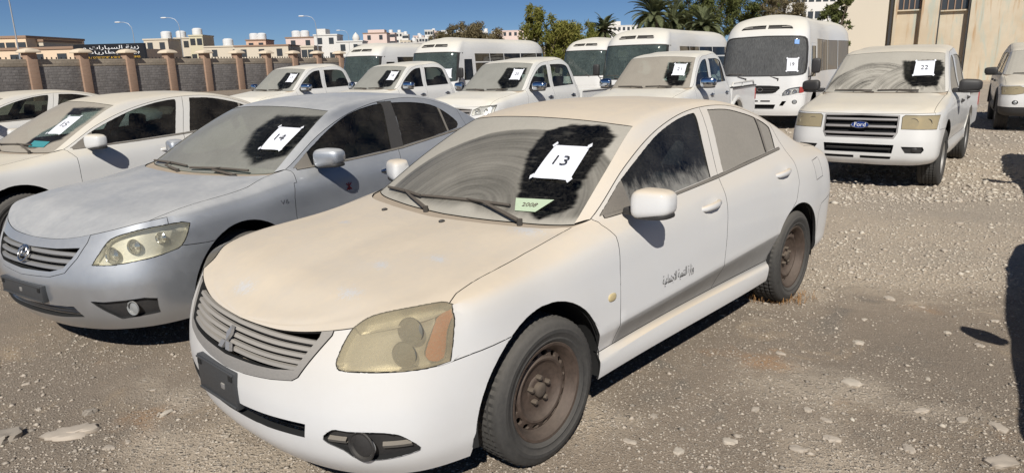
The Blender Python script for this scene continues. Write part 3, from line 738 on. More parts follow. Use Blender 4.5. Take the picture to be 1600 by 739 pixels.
        for (ly, lz, lr, lm) in sp['lamps']:
            Pf, nn = fs.front(ly, lz)
            if Pf is None: continue
            c = Pf-nn*.03; c.y *= sd; nn = Vector((nn.x, nn.y*sd, nn.z)); ax = (nn+Vector((1.2, 0, 0))).normalized()
            q = ax.to_track_quat('Z', 'Y').to_matrix().to_4x4()
            MB().lathe([(lr, .010), (lr*.98, .014), (lr*.93, .012), (lr*.9, .010), (lr*.6, .016), (lr*.3, .019), (.001, .020)], 24, 'z').xf(Matrix.Translation(c) @ q).build('lamp', M[lm], h, 40)
        if 'amber' in sp:
            am = smooth_poly(sp['amber'], 2)
            fa_ = [f for f in pn['headlight'] if inpoly((f.calc_center_median().y, f.calc_center_median().z), am)]
            if fa_: B.panel('turn_signal', fa_, M['amber'], h, sd, off=-.012, gap=.001, depth=.02, smooth=40)
        if fog and 'fog' in pn:
            g = B.panel('fog_light', pn['fog'], M['trim_dark'], root, sd, off=-.022, gap=-.003, depth=-.024)
            for (ly, lz, lr, lm) in sp['fog_lamp']:
                Pf, nn = fs.front(ly, lz); c = Pf-nn*.018; c.y *= sd; ax = Vector((1, .25*sd, 0)).normalized()
                q = ax.to_track_quat('Z', 'Y').to_matrix().to_4x4()
                MB().lathe([(lr*1.35, .016), (lr*1.3, .022), (lr*1.1, .02), (lr, .008), (lr*.98, .012), (lr*.6, .017), (.001, .018)], 24, 'z').xf(Matrix.Translation(c) @ q).build('fog_lamp', M[lm], g, 40)
            for (ya, yb, zf) in sp.get('fog_fins', ()):
                ys_ = np.linspace(ya, yb, 5); V = [on_front(fs, y, zf+dz, of) for dz, of in ((-.011, -.02), (-.006, -.004), (.006, -.002), (.011, -.02)) for y in ys_]; V = [Vector((p.x, p.y*sd, p.z)) for p in V]
                Fq = [(j*5+i, j*5+i+1, (j+1)*5+i+1, (j+1)*5+i) for j in range(3) for i in range(4)]; mesh_obj('fog_fin', V, [q[::-1] for q in Fq] if sd < 0 else Fq, M['trim'], g, 50)
        # mirror
        mr = empty('side_mirror', (0, 0, 0), 0, doors[('front_door', sd)]); mx, my, mz = sp['mirror']; rx, ry, rz = sp['mirror_r']; my -= .05*(sd < 0)
        wp = lambda p: [p[0]*(1-.15*p[1])-(.25*p[1]*0), p[1], p[2]*(1-.12*p[1])+.0]
        v_, f_ = superellipsoid((mx, my, mz), (rx, ry, rz), .55, 24, 14, wp)
        v_ = [(a if a > mx-rx*.55 else mx-rx*.55, b, c+.05*(b-my)) for a, b, c in v_]
        v_ = [(a-.22*(b-my), b*sd, c) for a, b, c in v_]; f_ = [q[::-1] for q in f_] if sd < 0 else f_
        MB().add(v_, f_).build('housing', M[sp.get('mirror_mat', sp['paint'])], mr, 50)
        a_ = MB().cbox((mx-.035, .83, mz-rz*1.0), (mx+.04, my-ry*.1, mz-rz*.45), .015)
        if sd < 0: a_.v = [(a, -b, c) for a, b, c in a_.v]; a_.f = [q[::-1] for q in a_.f]
        a_.build('mirror_arm', M['trim_dark'], mr, 40)
        b_ = MB().add(*superellipsoid((mx-.0, my+.0, mz-rz*.86), (rx*.85, ry*.92, rz*.26), .6, 20, 10)); b_.v = [(a-.22*(b-my), b*sd, c+.05*(b-my)) for a, b, c in b_.v]
        if sd < 0: b_.f = [q[::-1] for q in b_.f]
        b_.build('mirror_base', M['trim_dark'], mr, 40)
        # door handles
        for k, (hx_, hz_) in (('front_door', sp['handle_f']), ('rear_door', sp['handle_r'])):
            Pf, nn = fs.side(hx_, hz_); yy = Pf.y
            pts = [(hx_+.095, yy-.012, hz_-.004), (hx_+.07, yy+.008, hz_-.001), (hx_+.02, yy+.022, hz_+.003), (hx_-.04, yy+.024, hz_+.006), (hx_-.085, yy+.012, hz_+.008), (hx_-.105, yy-.014, hz_+.008)]
            t = MB().tube([(0, 0, 0)]*0 or pts, [.010, .014, .016, .017, .016, .009], 10)
            t.v = [(a, (yy+(b-yy)*.85)*sd, hz_+(c-hz_)*1.25) for a, b, c in t.v]
            if sd < 0: t.f = [q[::-1] for q in t.f]
            t.build('door_handle', M[sp.get('handle_mat', sp['paint'])], doors[(k, sd)], 60)
        if sp.get('marker'):
            Pf, nn = fs.side(*sp['marker'])
            MB().add(*superellipsoid((Pf.x, Pf.y*sd, Pf.z), (.032, .008, .02), .8, 16, 8)).build('side_marker', M['marker'], root, 60)
        # wheels
        for ax_, xx in (('f', 0.), ('r', sp['wb'])):
            wv = empty('wheel', (xx, sp['track']*sd, sp['wr']), 0, root)
            make_wheel(wv, M, sp['wr']+.003, sp.get('ww', .212), sp.get('rim', .2215), sp.get('wheel', 'steel'), hi=sp.get('hi', True))
            if sd < 0: wv.rotation_euler = (0, 0, math.pi)
            ap = sp['arch_f'] if ax_ == 'f' else sp['arch_r']
            ln = MB().lathe([(ap[2]+.012, .48), (ap[2]+.012, .875), (ap[2]-.005, .885)], 24, 'y', -.15, math.pi+.15)
            ln.v = [(a+ap[0], b*sd, c*(ap[3]/ap[2])+ap[1]) for a, b, c in ln.v]
            ln.add([(ap[0]-.5, .48*sd, .15), (ap[0]+.5, .48*sd, .15), (ap[0]+.5, .48*sd, .85), (ap[0]-.5, .48*sd, .85)], [(0, 1, 2, 3)])
            ln.build('wheel_housing', M['black'], root, 40)
    # glass
    glass_patch('windscreen', sh, 6, 8, 8, M[sp['screen']], root, sp['dust'], sp.get('nx', 150), sp.get('ny', 90))
    MBx = glass_patch('rear_window', sh, 11, 12, 8, M[sp['glass_rear']], root, None, 40, 24)
    # grille: backing and slats
    z0, z1 = sp['slat_z']; n = sp['slats']; hw = sp['slat_w']
    bk = MB(); ys = np.linspace(-hw*1.02, hw*1.02, 25)
    row = lambda z, off: [on_front(fs, y, z, off) for y in ys]
    a = row(z0-.02, -.05); b = row(z1-.004, -.05); bk.add(a+b, [(i, i+1, 25+i+1, 25+i) for i in range(24)]); bk.build('grille_backing', M['black'], root, 60)
    for k in range(n):
        t_ = (k+.5)/n; zc = z0+(z1-z0)*t_; w_ = hw*(sp['slat_taper'][0]+(sp['slat_taper'][1]-sp['slat_taper'][0])*t_); hgt = (z1-z0)/n*sp.get('slat_h', .3)
        ys_ = np.linspace(-w_, w_, 25); V = []
        for dz, of in ((-hgt, -.022), (-hgt*.6, .0), (hgt*.55, -.001), (hgt, -.016)):
            for y in ys_:
                bow = sp.get('slat_bow', 0.)*(y/hw)**2
                q = on_front(fs, y, min(zc+dz+bow, sp['slat_max'](abs(y)) if 'slat_max' in sp else 9), of-.006); V.append(q)
        F_ = [(j*25+i, j*25+i+1, (j+1)*25+i+1, (j+1)*25+i) for j in range(3) for i in range(24)]
        mesh_obj('grille_slat', V, F_, M[sp.get('slat_mat', 'grille_grey')], root, 50)
    if slot:
        pz = [p[1] for p in slot]; hw2 = max(p[0] for p in slot); ys = np.linspace(-hw2-.01, hw2+.01, 21)
        V = [on_front(fs, y, min(pz)-.01, -.06) for y in ys]+[on_front(fs, y, max(pz)+.01, -.06) for y in ys]
        mesh_obj('air_intake', V, [(i, i+1, 21+i+1, 21+i) for i in range(20)], M['black'], root, 60)
        for zf in sp.get('slot_bars', ()):
            zc = min(pz)+(max(pz)-min(pz))*zf; ys = np.linspace(-hw2*.96, hw2*.96, 21)
            V = [on_front(fs, y, zc-.007, -.02) for y in ys]+[on_front(fs, y, zc+.006, -.012) for y in ys]+[on_front(fs, y, zc+.008, -.03) for y in ys]
            mesh_obj('intake_bar', V, [(j*21+i, j*21+i+1, (j+1)*21+i+1, (j+1)*21+i) for j in range(2) for i in range(20)], M[sp.get('bar_mat', 'chrome')], root, 60)
    # plate holder
    if 'plate' in sp:
        y0, y1, z0_, z1_ = sp['plate']; xc = max(on_front(fs, y, z, 0).x for y in (y0, 0, y1) for z in (z0_, z1_))+.012
        pr = empty('plate_holder', (0, 0, 0), 0, root)
        MB().cbox((xc-.03, y0, z0_), (xc, y1, z1_), .006).build('plate_panel', M['plate_black'], pr, 40)
        for (yy, zz) in ((y0+.03, z1_-.028), (y1-.03, z1_-.028), (0, (z0_+z1_)/2)): MB().cbox((xc-.002, yy-.014, zz-.012), (xc+.006, yy+.014, zz+.012), .003).build('clip', M['grille_grey'] if zz < z1_-.05 else M['black'], pr, 40)
        for (a, b) in (((y0+.006, z0_+.006), (y1-.006, z0_+.014)), ((y0+.006, z1_-.014), (y1-.006, z1_-.006))): MB().cbox((xc-.002, a[0], a[1]), (xc+.006, b[0], b[1]), .002).build('rim_edge', M['plate_black'], pr, 40)
    for wv in sp.get('wipers', ()): wiper(M, root, fs, *wv)
    # underbody and cabin
    ub = MB().cbox((-3.5, -.62, .20), (.60, .62, .26), .02).cbox((-2.25, -.84, .235), (-.45, .84, .262), .008); ub.build('underbody', M['black'], root, 40)
    cb = MB(); cb.box((-2.95, -.80, .26), (-.30, .80, .30)); cb.add([(-.32, -.78, .28), (-.32, .78, .28), (-.28, .70, .93), (-.28, -.70, .93)], [(0, 1, 2, 3)])
    cb.add([(-2.9, -.72, .28), (-2.9, .72, .28), (-2.75, .60, 1.05), (-2.75, -.60, 1.05)], [(0, 3, 2, 1)]); cb.add([(-2.7, -.62, 1.06), (-2.7, .62, 1.06), (-3.12, .60, 1.06), (-3.12, -.60, 1.06)], [(0, 1, 2, 3)]); cb.build('cabin_floor', M['interior'], root, 40)
    build_seat('front_seat', M, root, -1.45, .37, mat=sp.get('seat', 'seat')); build_seat('front_seat', M, root, -1.45, -.37, mat=sp.get('seat', 'seat')); build_seat('rear_seat', M, root, -2.35, 0, 1.25, True, mat=sp.get('seat', 'seat'))
    ds = MB(); yy = np.linspace(-.74, .74, 13); sec = [(-.30, .965), (-.42, .985), (-.60, .98), (-.72, .93), (-.74, .80), (-.66, .60)]
    V = [(x+.10*(1-(y/.74)**2)*(1 if k < 2 else .3), y, z-.02*(y/.74)**2) for k, (x, z) in enumerate(sec) for y in yy]
    ds.add(V, [(k*13+i, (k+1)*13+i, (k+1)*13+i+1, k*13+i+1) for k in range(len(sec)-1) for i in range(12)]); ds.build('dashboard', M[sp.get('dash', 'dash')], root, 50)
    sw = MB(); ring = [(.185*math.cos(a), .185*math.sin(a), 0) for a in np.linspace(0, 2*math.pi, 29)]
    sw.tube(ring, .015, 6, False); sw.cbox((-.07, -.05, -.02), (.05, .05, .02), .015); sw.tube([(-.18, 0, 0), (.0, 0, 0)], .014, 6); sw.tube([(0, -.18, 0), (0, .18, 0)], .014, 6)
    sw.xf(Matrix.Translation((-.86, .37, .93)) @ Matrix.Rotation(R(-65), 4, 'Y')).build('steering_wheel', M['dark_plastic'], root, 50)
    mrr = MB().cbox((-.02, -.12, -.035), (.02, .12, .035), .012); mrr.xf(Matrix.Translation((-.93, 0, 1.32))).build('rearview_mirror', M['dark_plastic'], root, 40)
    return root, fs, sh, B
def galant_spec():
    sp = dict(lines=sedan_lines(), scorner=sedan_scorner, lcorner=sedan_lcorner, paint='white_dusty', wb=-2.75, track=.783, wr=.33)
    sp['arch_f'] = (.035, .33, .408, .42); sp['arch_r'] = (-2.70, .33, .398, .405)
    sp['head'] = [(.597, .69), (.614, .667), (.66, .663), (.775, .659), (.834, .656), (.866, .662), (.864, .74), (.857, .815), (.838, .866), (.799, .874), (.737, .866), (.676, .852), (.632, .834), (.615, .806), (.603, .763), (.597, .71)]
    sp['head_sharp'] = (0, 5, 8)
    sp['lamps'] = [(.792, .797, .052, 'lamp'), (.79, .714, .05, 'lamp')]
    sp['amber'] = [(.826, .715), (.829, .785), (.834, .846), (.852, .846), (.855, .772), (.858, .68), (.842, .674), (.831, .69)]
    sp['grille_o'] = [(0, .558), (.141, .565), (.316, .584), (.428, .601), (.455, .618), (.548, .775), (.548, .9)]
    sp['grille_i'] = [(0, .607), (.207, .616), (.337, .626), (.433, .641), (.498, .762), (.498, .9)]
    sp['slot'] = [(-.05, .425), (.138, .425), (.487, .441), (.472, .383), (.225, .374), (-.05, .372)]
    sp['fog'] = smooth_poly([(.56, .395), (.60, .438), (.65, .437), (.757, .433), (.80, .409), (.822, .352), (.80, .334), (.728, .316), (.662, .319), (.625, .36)], 3)
    sp['fog_lamp'] = [(.69, .374, .046, 'trim_dark'), (.712, .372, .024, 'fog_glass')]
    sp['fog_fins'] = [(.575, .640, .392), (.745, .812, .372)]
    sp['bump_seam'] = [(.20, .686), (.276, .682), (.455, .671), (.60, .655)]
    sp['hood_seam'] = [(.53, .838), (.44, .80), (.337, .785), (0, .755), (-.266, .75), (-.52, .76)]
    sp['door_f'] = [(-.50, .30), (-.504, .385), (-.508, .713), (-.512, .93), (-.49, .965), (-.44, 1.02)]
    sp['door_m'] = [(-1.55, .30), (-1.555, .406), (-1.59, .62), (-1.625, .82), (-1.637, .975), (-1.655, 1.06), (-1.77, 1.303), (-1.83, 1.46)]
    sp['door_r'] = [(-2.26, .30), (-2.275, .40), (-2.36, .56), (-2.50, .67), (-2.64, .76), (-2.705, .88), (-2.70, 1.02), (-2.66, 1.16), (-2.655, 1.22), (-2.66, 1.30)]
    sp['glass_f'] = [(-.50, 1.018), (-.60, 1.075), (-.736, 1.152), (-.946, 1.238), (-1.165, 1.312), (-1.354, 1.36), (-1.542, 1.394), (-1.69, 1.408), (-1.724, 1.392), (-1.657, 1.25), (-1.565, 1.06), (-1.08, 1.036)]
    sp['glass_f_sharp'] = (0, 10)
    sp['glass_r'] = [(-1.90, 1.418), (-2.12, 1.408), (-2.29, 1.378), (-2.46, 1.334), (-2.595, 1.272), (-2.60, 1.23), (-2.54, 1.128), (-1.735, 1.07), (-1.815, 1.24)]
    sp['glass_r_sharp'] = (0, 6, 7)
    sp['belt'] = [(-.52, 1.004), (-1.10, 1.022), (-1.65, 1.046), (-2.60, 1.112), (-2.60, 1.126), (-1.65, 1.062), (-1.10, 1.036), (-.52, 1.018)]
    sp['sail_x'] = [(-.735, .98), (-.735, 1.17)]
    sp['div'] = [(-2.475, 1.35), (-2.375, 1.09), (-2.395, 1.09), (-2.505, 1.35)]
    sp['rear_seam'] = [(-3.10, .60), (-3.16, .66), (-3.40, .70), (-3.42, 1.3)]
    sp['dents'] = [(-1.436, .915, .07, .016), (-2.464, .965, .07, .016)]
    sp['handle_f'] = (-1.436, .918); sp['handle_r'] = (-2.464, .968)
    sp['mirror'] = (-.665, .985, 1.075); sp['mirror_r'] = (.072, .092, .068)
    sp['cuts'] = [[(-3.02, .99), (-3.17, 1.0), (-3.19, .86), (-3.04, .85)]]
    sp['wipers'] = [((-.205, -.125, .995), (-.27, -.33, 1.022), [(-.36, -.64, 1.035), (-.285, -.26, 1.035)]), ((-.25, .505, 1.0), (-.29, .22, 1.045), [(-.295, -.26, 1.035), (-.33, .37, 1.048)])]
    sp['marker'] = (-.436, .657)
    sp['glass_front'] = 'glass_side'; sp['glass_rear'] = 'glass_dusty'; sp['lens'] = 'lens_yellow'; sp['screen'] = 'screen'
    patch = [(.272, .80), (.483, .81), (.586, .69), (.60, .52), (.625, .30), (.68, .12), (.56, .02), (.42, .10), (.35, .18), (.20, .50), (.17, .72)]
    sp['dust'] = dict(base=.93, arcs=[(.1, 0, .735, .08, .40, .21)], patches=[(patch, .0, .014, .011, True)])
    sp['nx'], sp['ny'] = 300, 170
    sp['slat_z'] = (.622, .742); sp['slats'] = 5; sp['slat_w'] = .49; sp['slat_taper'] = (.87, 1.0); sp['slat_h'] = .43; sp['slat_bow'] = .012
    sp['slat_max'] = lambda y: float(np.interp(y, [0, .35, .5, .6], [.738, .750, .757, .78]))
    sp['plate'] = (-.235, .105, .395, .555)
    sp['nu'] = 8; sp['nv'] = 6
    return sp

def camry_spec():
    sp = galant_spec(); ls = []
    for li, l in enumerate(sedan_lines()):
        d = {}
        for k, (x, y, z) in l.items():
            if z > 1.0: z = 1.0+(z-1.0)*.965
            if k <= 2 and li >= 4: x -= .01
            d[k] = (x, y, z)
        ls.append(d)
    sp['lines'] = ls; sp['lcorner'] = lambda j, u: (.25 if j in (2, 3) else sedan_lcorner(j, u)); sp['paint'] = 'silver'; sp['wheel'] = 'alloy'; sp['hi'] = False
    sp['head'] = [(.592, .625), (.623, .70), (.657, .765), (.751, .803), (.812, .818), (.874, .826), (.889, .812), (.890, .76), (.883, .685), (.868, .664), (.834, .645), (.759, .63), (.691, .622)]; sp['head_sharp'] = (0, 5, 6, 9)
    sp['lamps'] = [(.77, .72, .045, 'lamp_bright'), (.68, .68, .05, 'lamp_bright'), (.845, .75, .035, 'lamp_bright')]; sp.pop('amber'); sp['lens'] = 'lens_dull'
    sp['grille_o'] = [(0, .53), (.30, .545), (.416, .575), (.49, .66), (.525, .745), (.53, .9)]; sp['grille_i'] = [(0, .565), (.30, .575), (.40, .60), (.455, .66), (.488, .715), (.30, .70), (0, .69)]; sp['gframe'] = 'silver'; sp['goff'] = .002
    sp['slat_z'] = (.578, .70); sp['slats'] = 3; sp['slat_w'] = .46; sp['slat_taper'] = (.88, 1.02); sp['slat_h'] = .36; sp['slat_bow'] = .0; sp['slat_mat'] = 'chrome_dusty'; sp.pop('slat_max')
    sp['slot'] = [(-.05, .288), (.10, .288), (.30, .293), (.491, .31), (.449, .372), (.113, .36), (-.05, .358)]; sp['slot_bars'] = (.25, .5, .75)
    sp['fog'] = [(.582, .414), (.646, .407), (.809, .415), (.838, .40), (.826, .312), (.693, .298), (.672, .326)]; sp['fog_lamp'] = [(.765, .356, .033, 'fog_glass')]
    sp.pop('fog_fins'); sp['bump_seam'] = [(.10, .672), (.319, .675), (.50, .688), (.52, .69)]; sp['hood_seam'] = [(.62, .80), (.341, .80), (-.1, .79), (-.272, .755), (-.52, .765)]
    sp['door_f'] = [(-.39, .30), (-.392, .70), (-.40, .83), (-.44, .98), (-.44, 1.02)]; sp['door_m'] = [(-1.50, .30), (-1.53, .60), (-1.57, .95), (-1.60, 1.03), (-1.70, 1.30), (-1.74, 1.46)]
    sp['glass_f'] = [(-.50, 1.012), (-.60, 1.07), (-.712, 1.13), (-.943, 1.238), (-1.228, 1.333), (-1.5, 1.38), (-1.63, 1.388), (-1.665, 1.372), (-1.60, 1.217), (-1.52, 1.036), (-.959, 1.018)]; sp['glass_f_sharp'] = (0, 9)
    sp['glass_r'] = [(-1.79, 1.392), (-2.054, 1.38), (-2.286, 1.345), (-2.43, 1.28), (-2.55, 1.175), (-2.50, 1.125), (-2.358, 1.108), (-1.68, 1.045), (-1.735, 1.185)]; sp['glass_r_sharp'] = (0, 5, 7)
    sp['btrim'] = [(-1.625, 1.405), (-1.80, 1.405), (-1.685, 1.035), (-1.51, 1.03)]; sp['belt'] = [(-.52, .998), (-1.10, 1.006), (-1.65, 1.026), (-2.56, 1.105), (-2.56, 1.118), (-1.65, 1.042), (-1.10, 1.020), (-.52, 1.012)]; sp['sail_x'] = [(-.66, .98), (-.66, 1.17)]; sp['div'] = [(-2.365, 1.36), (-2.335, 1.05), (-2.36, 1.05), (-2.395, 1.36)]
    sp['mirror'] = (-.69, .975, 1.075); sp['mirror_r'] = (.074, .10, .064); sp['handle_f'] = (-1.40, .885); sp['handle_r'] = (-2.38, .915); sp['handle_mat'] = 'chrome_clean'; sp['dents'] = []; sp.pop('marker'); sp.pop('cuts')
    sp['glass_front'] = 'glass_clear'; sp['glass_rear'] = 'glass_clear2'; sp['screen'] = 'screen_pale'; sp['seat'] = 'seat_beige'; sp['dash'] = 'dash_beige'
    sp['dust'] = dict(base=.46, patches=[([(.24, .72), (.62, .72), (.70, .45), (.70, .20), (.50, .10), (.30, .25), (.19, .50)], .0, .03, .012, True)]); sp['nx'], sp['ny'] = 180, 100
    sp['wipers'] = [((-.20, -.15, .985), (-.23, -.35, 1.0), [(-.33, -.66, 1.02), (-.25, -.1, 1.015)]), ((-.22, .50, .985), (-.22, .25, 1.0), [(-.22, -.02, 1.012), (-.28, .58, 1.015)])]
    sp['plate'] = (-.26, .26, .385, .49); sp['nu'] = 7; sp['nv'] = 5
    return sp
def white_spec():
    sp = galant_spec(); sp['paint'] = 'white_dusty3'; sp['wheel'] = 'alloy'; sp['glass_front'] = 'glass_clear'; sp['glass_rear'] = 'glass_clear2'; sp['screen'] = 'screen_tan'; sp.pop('cuts'); sp.pop('plate')
    sp['dust'] = dict(base=.86, patches=[([(.15, .74), (.56, .76), (.62, .55), (.64, .2), (.45, .06), (.20, .08), (.22, .30), (.30, .45)], .02, .025, .012, True)]); sp['nx'], sp['ny'] = 150, 90; sp['nu'] = 6; sp['nv'] = 5
    return sp
# ---------------------------------------------------------------- materials
M = {}
HERO_SPOTS = [((-.19, .60, .985), .17), ((.27, .50, .935), .10), ((.44, .33, .91), .10), ((.66, .42, .865), .12), ((.80, -.18, .80), .13), ((.15, -.35, .95), .08)]
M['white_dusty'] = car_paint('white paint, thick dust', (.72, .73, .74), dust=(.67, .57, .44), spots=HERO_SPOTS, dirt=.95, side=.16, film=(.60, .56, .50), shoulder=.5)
M['white_dusty2'] = car_paint('white paint, pale dust', (.74, .74, .73), dust=(.72, .67, .56), top=.85, side=.12)
M['white_dusty3'] = car_paint('white paint, heavy tan dust', (.70, .70, .69), dust=(.65, .585, .47), top=.95, side=.18)
M['silver'] = car_paint('silver metallic paint, dusty', (.475, .50, .535), dust=(.49, .485, .47), top=.8, side=.08, metal=.8, rough=.28, film=(.46, .465, .47), coat=.9)
M['tyre'] = simple('dusty tyre rubber', (.030, .030, .030), .85, var=.3, scale=14, bump=.1, dust=.5, dustcol=(.17, .155, .135))
M['steel_rim'] = simple('rusty brown steel rim', (.07, .048, .038), .6, .2, var=.8, scale=9, bump=.2, dust=.4, dustcol=(.21, .17, .135))
M['rust'] = simple('rusted hub metal', (.075, .06, .05), .75, .2, var=.5, scale=40, bump=.2, dust=.5, dustcol=(.24, .19, .14))
M['alloy'] = simple('dull alloy', (.50, .50, .49), .42, .7, dust=.3)
M['black'] = simple('black underside', (.012, .012, .012), .9, var=.3)
M['trim'] = simple('dusty dark grey trim', (.05, .05, .05), .6, dust=.75, dustcol=(.30, .265, .22))
M['trim_dark'] = simple('black plastic', (.022, .022, .024), .5, dust=.25, dustcol=(.2, .18, .15))
M['plate_black'] = simple('scuffed black plastic', (.035, .038, .042), .45, var=.5, scale=16, dust=.22, dustcol=(.25, .25, .25))
M['grille_grey'] = simple('dusty grey grille', (.17, .17, .175), .5, .1, var=.2, scale=30, dust=.8, dustcol=(.43, .395, .345))
M['chrome'] = simple('chrome', (.72, .72, .72), .15, 1., dust=.2)
M['chrome_clean'] = simple('clean chrome', (.62, .66, .72), .08, 1.)
M['cowl'] = simple('dusty cowl', (.10, .095, .085), .8, dust=.95, dustcol=(.46, .375, .28))
M['wiper'] = simple('wiper black', (.03, .028, .026), .6, dust=.6, dustcol=(.20, .165, .13))
M['interior'] = simple('dark interior', (.03, .03, .03), .9)
M['seat'] = simple('grey seat cloth', (.07, .07, .07), .9, bump=.1)
M['seat_beige'] = simple('beige seat cloth', (.33, .30, .24), .9, bump=.1)
M['dash'] = simple('dark dashboard', (.03, .03, .031), .7, dust=.12)
M['emblem'] = simple('dusty bright emblem', (.62, .62, .62), .3, .7, dust=.3)
M['dash_beige'] = simple('beige dashboard', (.42, .38, .30), .8)
M['dark_plastic'] = simple('dark cabin plastic', (.02, .02, .02), .6)
M['reflector'] = simple('headlamp bowl', (.78, .77, .72), .38, .5, var=.08, scale=20)
M['lamp'] = simple('lamp bowl', (.15, .145, .125), .6, .0)
M['lamp_bright'] = simple('bright lamp bowl', (.75, .75, .74), .15, .95)
M['marker'] = simple('clouded side marker', (.55, .45, .25), .5)
M['amber'] = simple('amber lens', (.62, .20, .04), .35, var=.2, scale=30, dust=.25)
M['fog_glass'] = simple('fog lamp glass', (.35, .37, .38), .2, .3, dust=.3)
M['paper'] = simple('white paper', (.82, .83, .88), .9, var=.02)
M['tape'] = simple('white tape', (.80, .81, .84), .6, var=.03)
M['ink'] = simple('black ink', (.02, .02, .022), .8)
M['red_ink'] = simple('red print', (.45, .03, .03), .7)
M['glass_side'] = glass_mat('side glass', (.42, .47, .48), .05, foot=(1.02, 1.16, .55), dustcol=(.42, .40, .36))
M['glass_clear'] = glass_mat('side glass, clean', (.55, .64, .61), .03)
M['glass_dark'] = glass_mat('dark side glass', (.10, .11, .11), .04)
M['glass_dusty'] = glass_mat('side glass under dust', (.3, .32, .3), .80, dustcol=(.36, .33, .285))
M['screen'] = glass_mat('windscreen', (.32, .36, .36), attr=True, dustcol=(.45, .42, .36))
M['screen_pale'] = glass_mat('windscreen, pale dust', (.55, .63, .61), attr=True, dustcol=(.46, .45, .40))
def lens(name, tint, dif, f):
    t = NT(name); n = t.noise(22., 5.); tr = t.n('BsdfTransparent', {0: tint}); gl = t.n('BsdfGlossy', {0: (1, 1, 1), 'Roughness': .12})
    d = t.n('BsdfDiffuse', {0: t.mix(n, dif, [x*.8 for x in dif])})
    s = t.n('MixShader', {0: t.math('ADD', f, t.math('MULTIPLY', t.math('SUBTRACT', n, .5), .3), clamp=True), 1: tr, 2: d})
    return t.done(t.n('MixShader', {0: t.math('MULTIPLY', t.n('Fresnel', {'IOR': 1.45}), .8), 1: s, 2: gl}))
M['lens_yellow'] = lens('yellowed headlight lens', (.88, .82, .68), (.49, .43, .31), .42)
M['lens_dull'] = lens('hazy yellow headlight lens', (.95, .93, .84), (.60, .57, .45), .14)
M['lens_clear'] = lens('clear headlight lens', (.9, .9, .9), (.5, .5, .5), .08)
M['lens_tan'] = lens('headlight lens under dust', (.6, .5, .3), (.50, .42, .27), .72)

M['chrome_dusty'] = simple('dusty silver bars', (.45, .45, .45), .35, .7, dust=.5, dustcol=(.42, .40, .36))
M['glass_clear2'] = glass_mat('rear side glass', (.32, .38, .37), .04)
M['screen_tan'] = glass_mat('windscreen, tan dust', (.50, .60, .58), attr=True, dustcol=(.40, .36, .30))
M['sticker'] = simple('pale green permit', (.50, .60, .42), .7); M['teal'] = simple('teal card', (.06, .28, .30), .6); M['blue_card'] = simple('blue sticker', (.10, .28, .65), .5)
M['emblem_blue'] = simple('blue enamel', (.02, .05, .22), .25, .2)
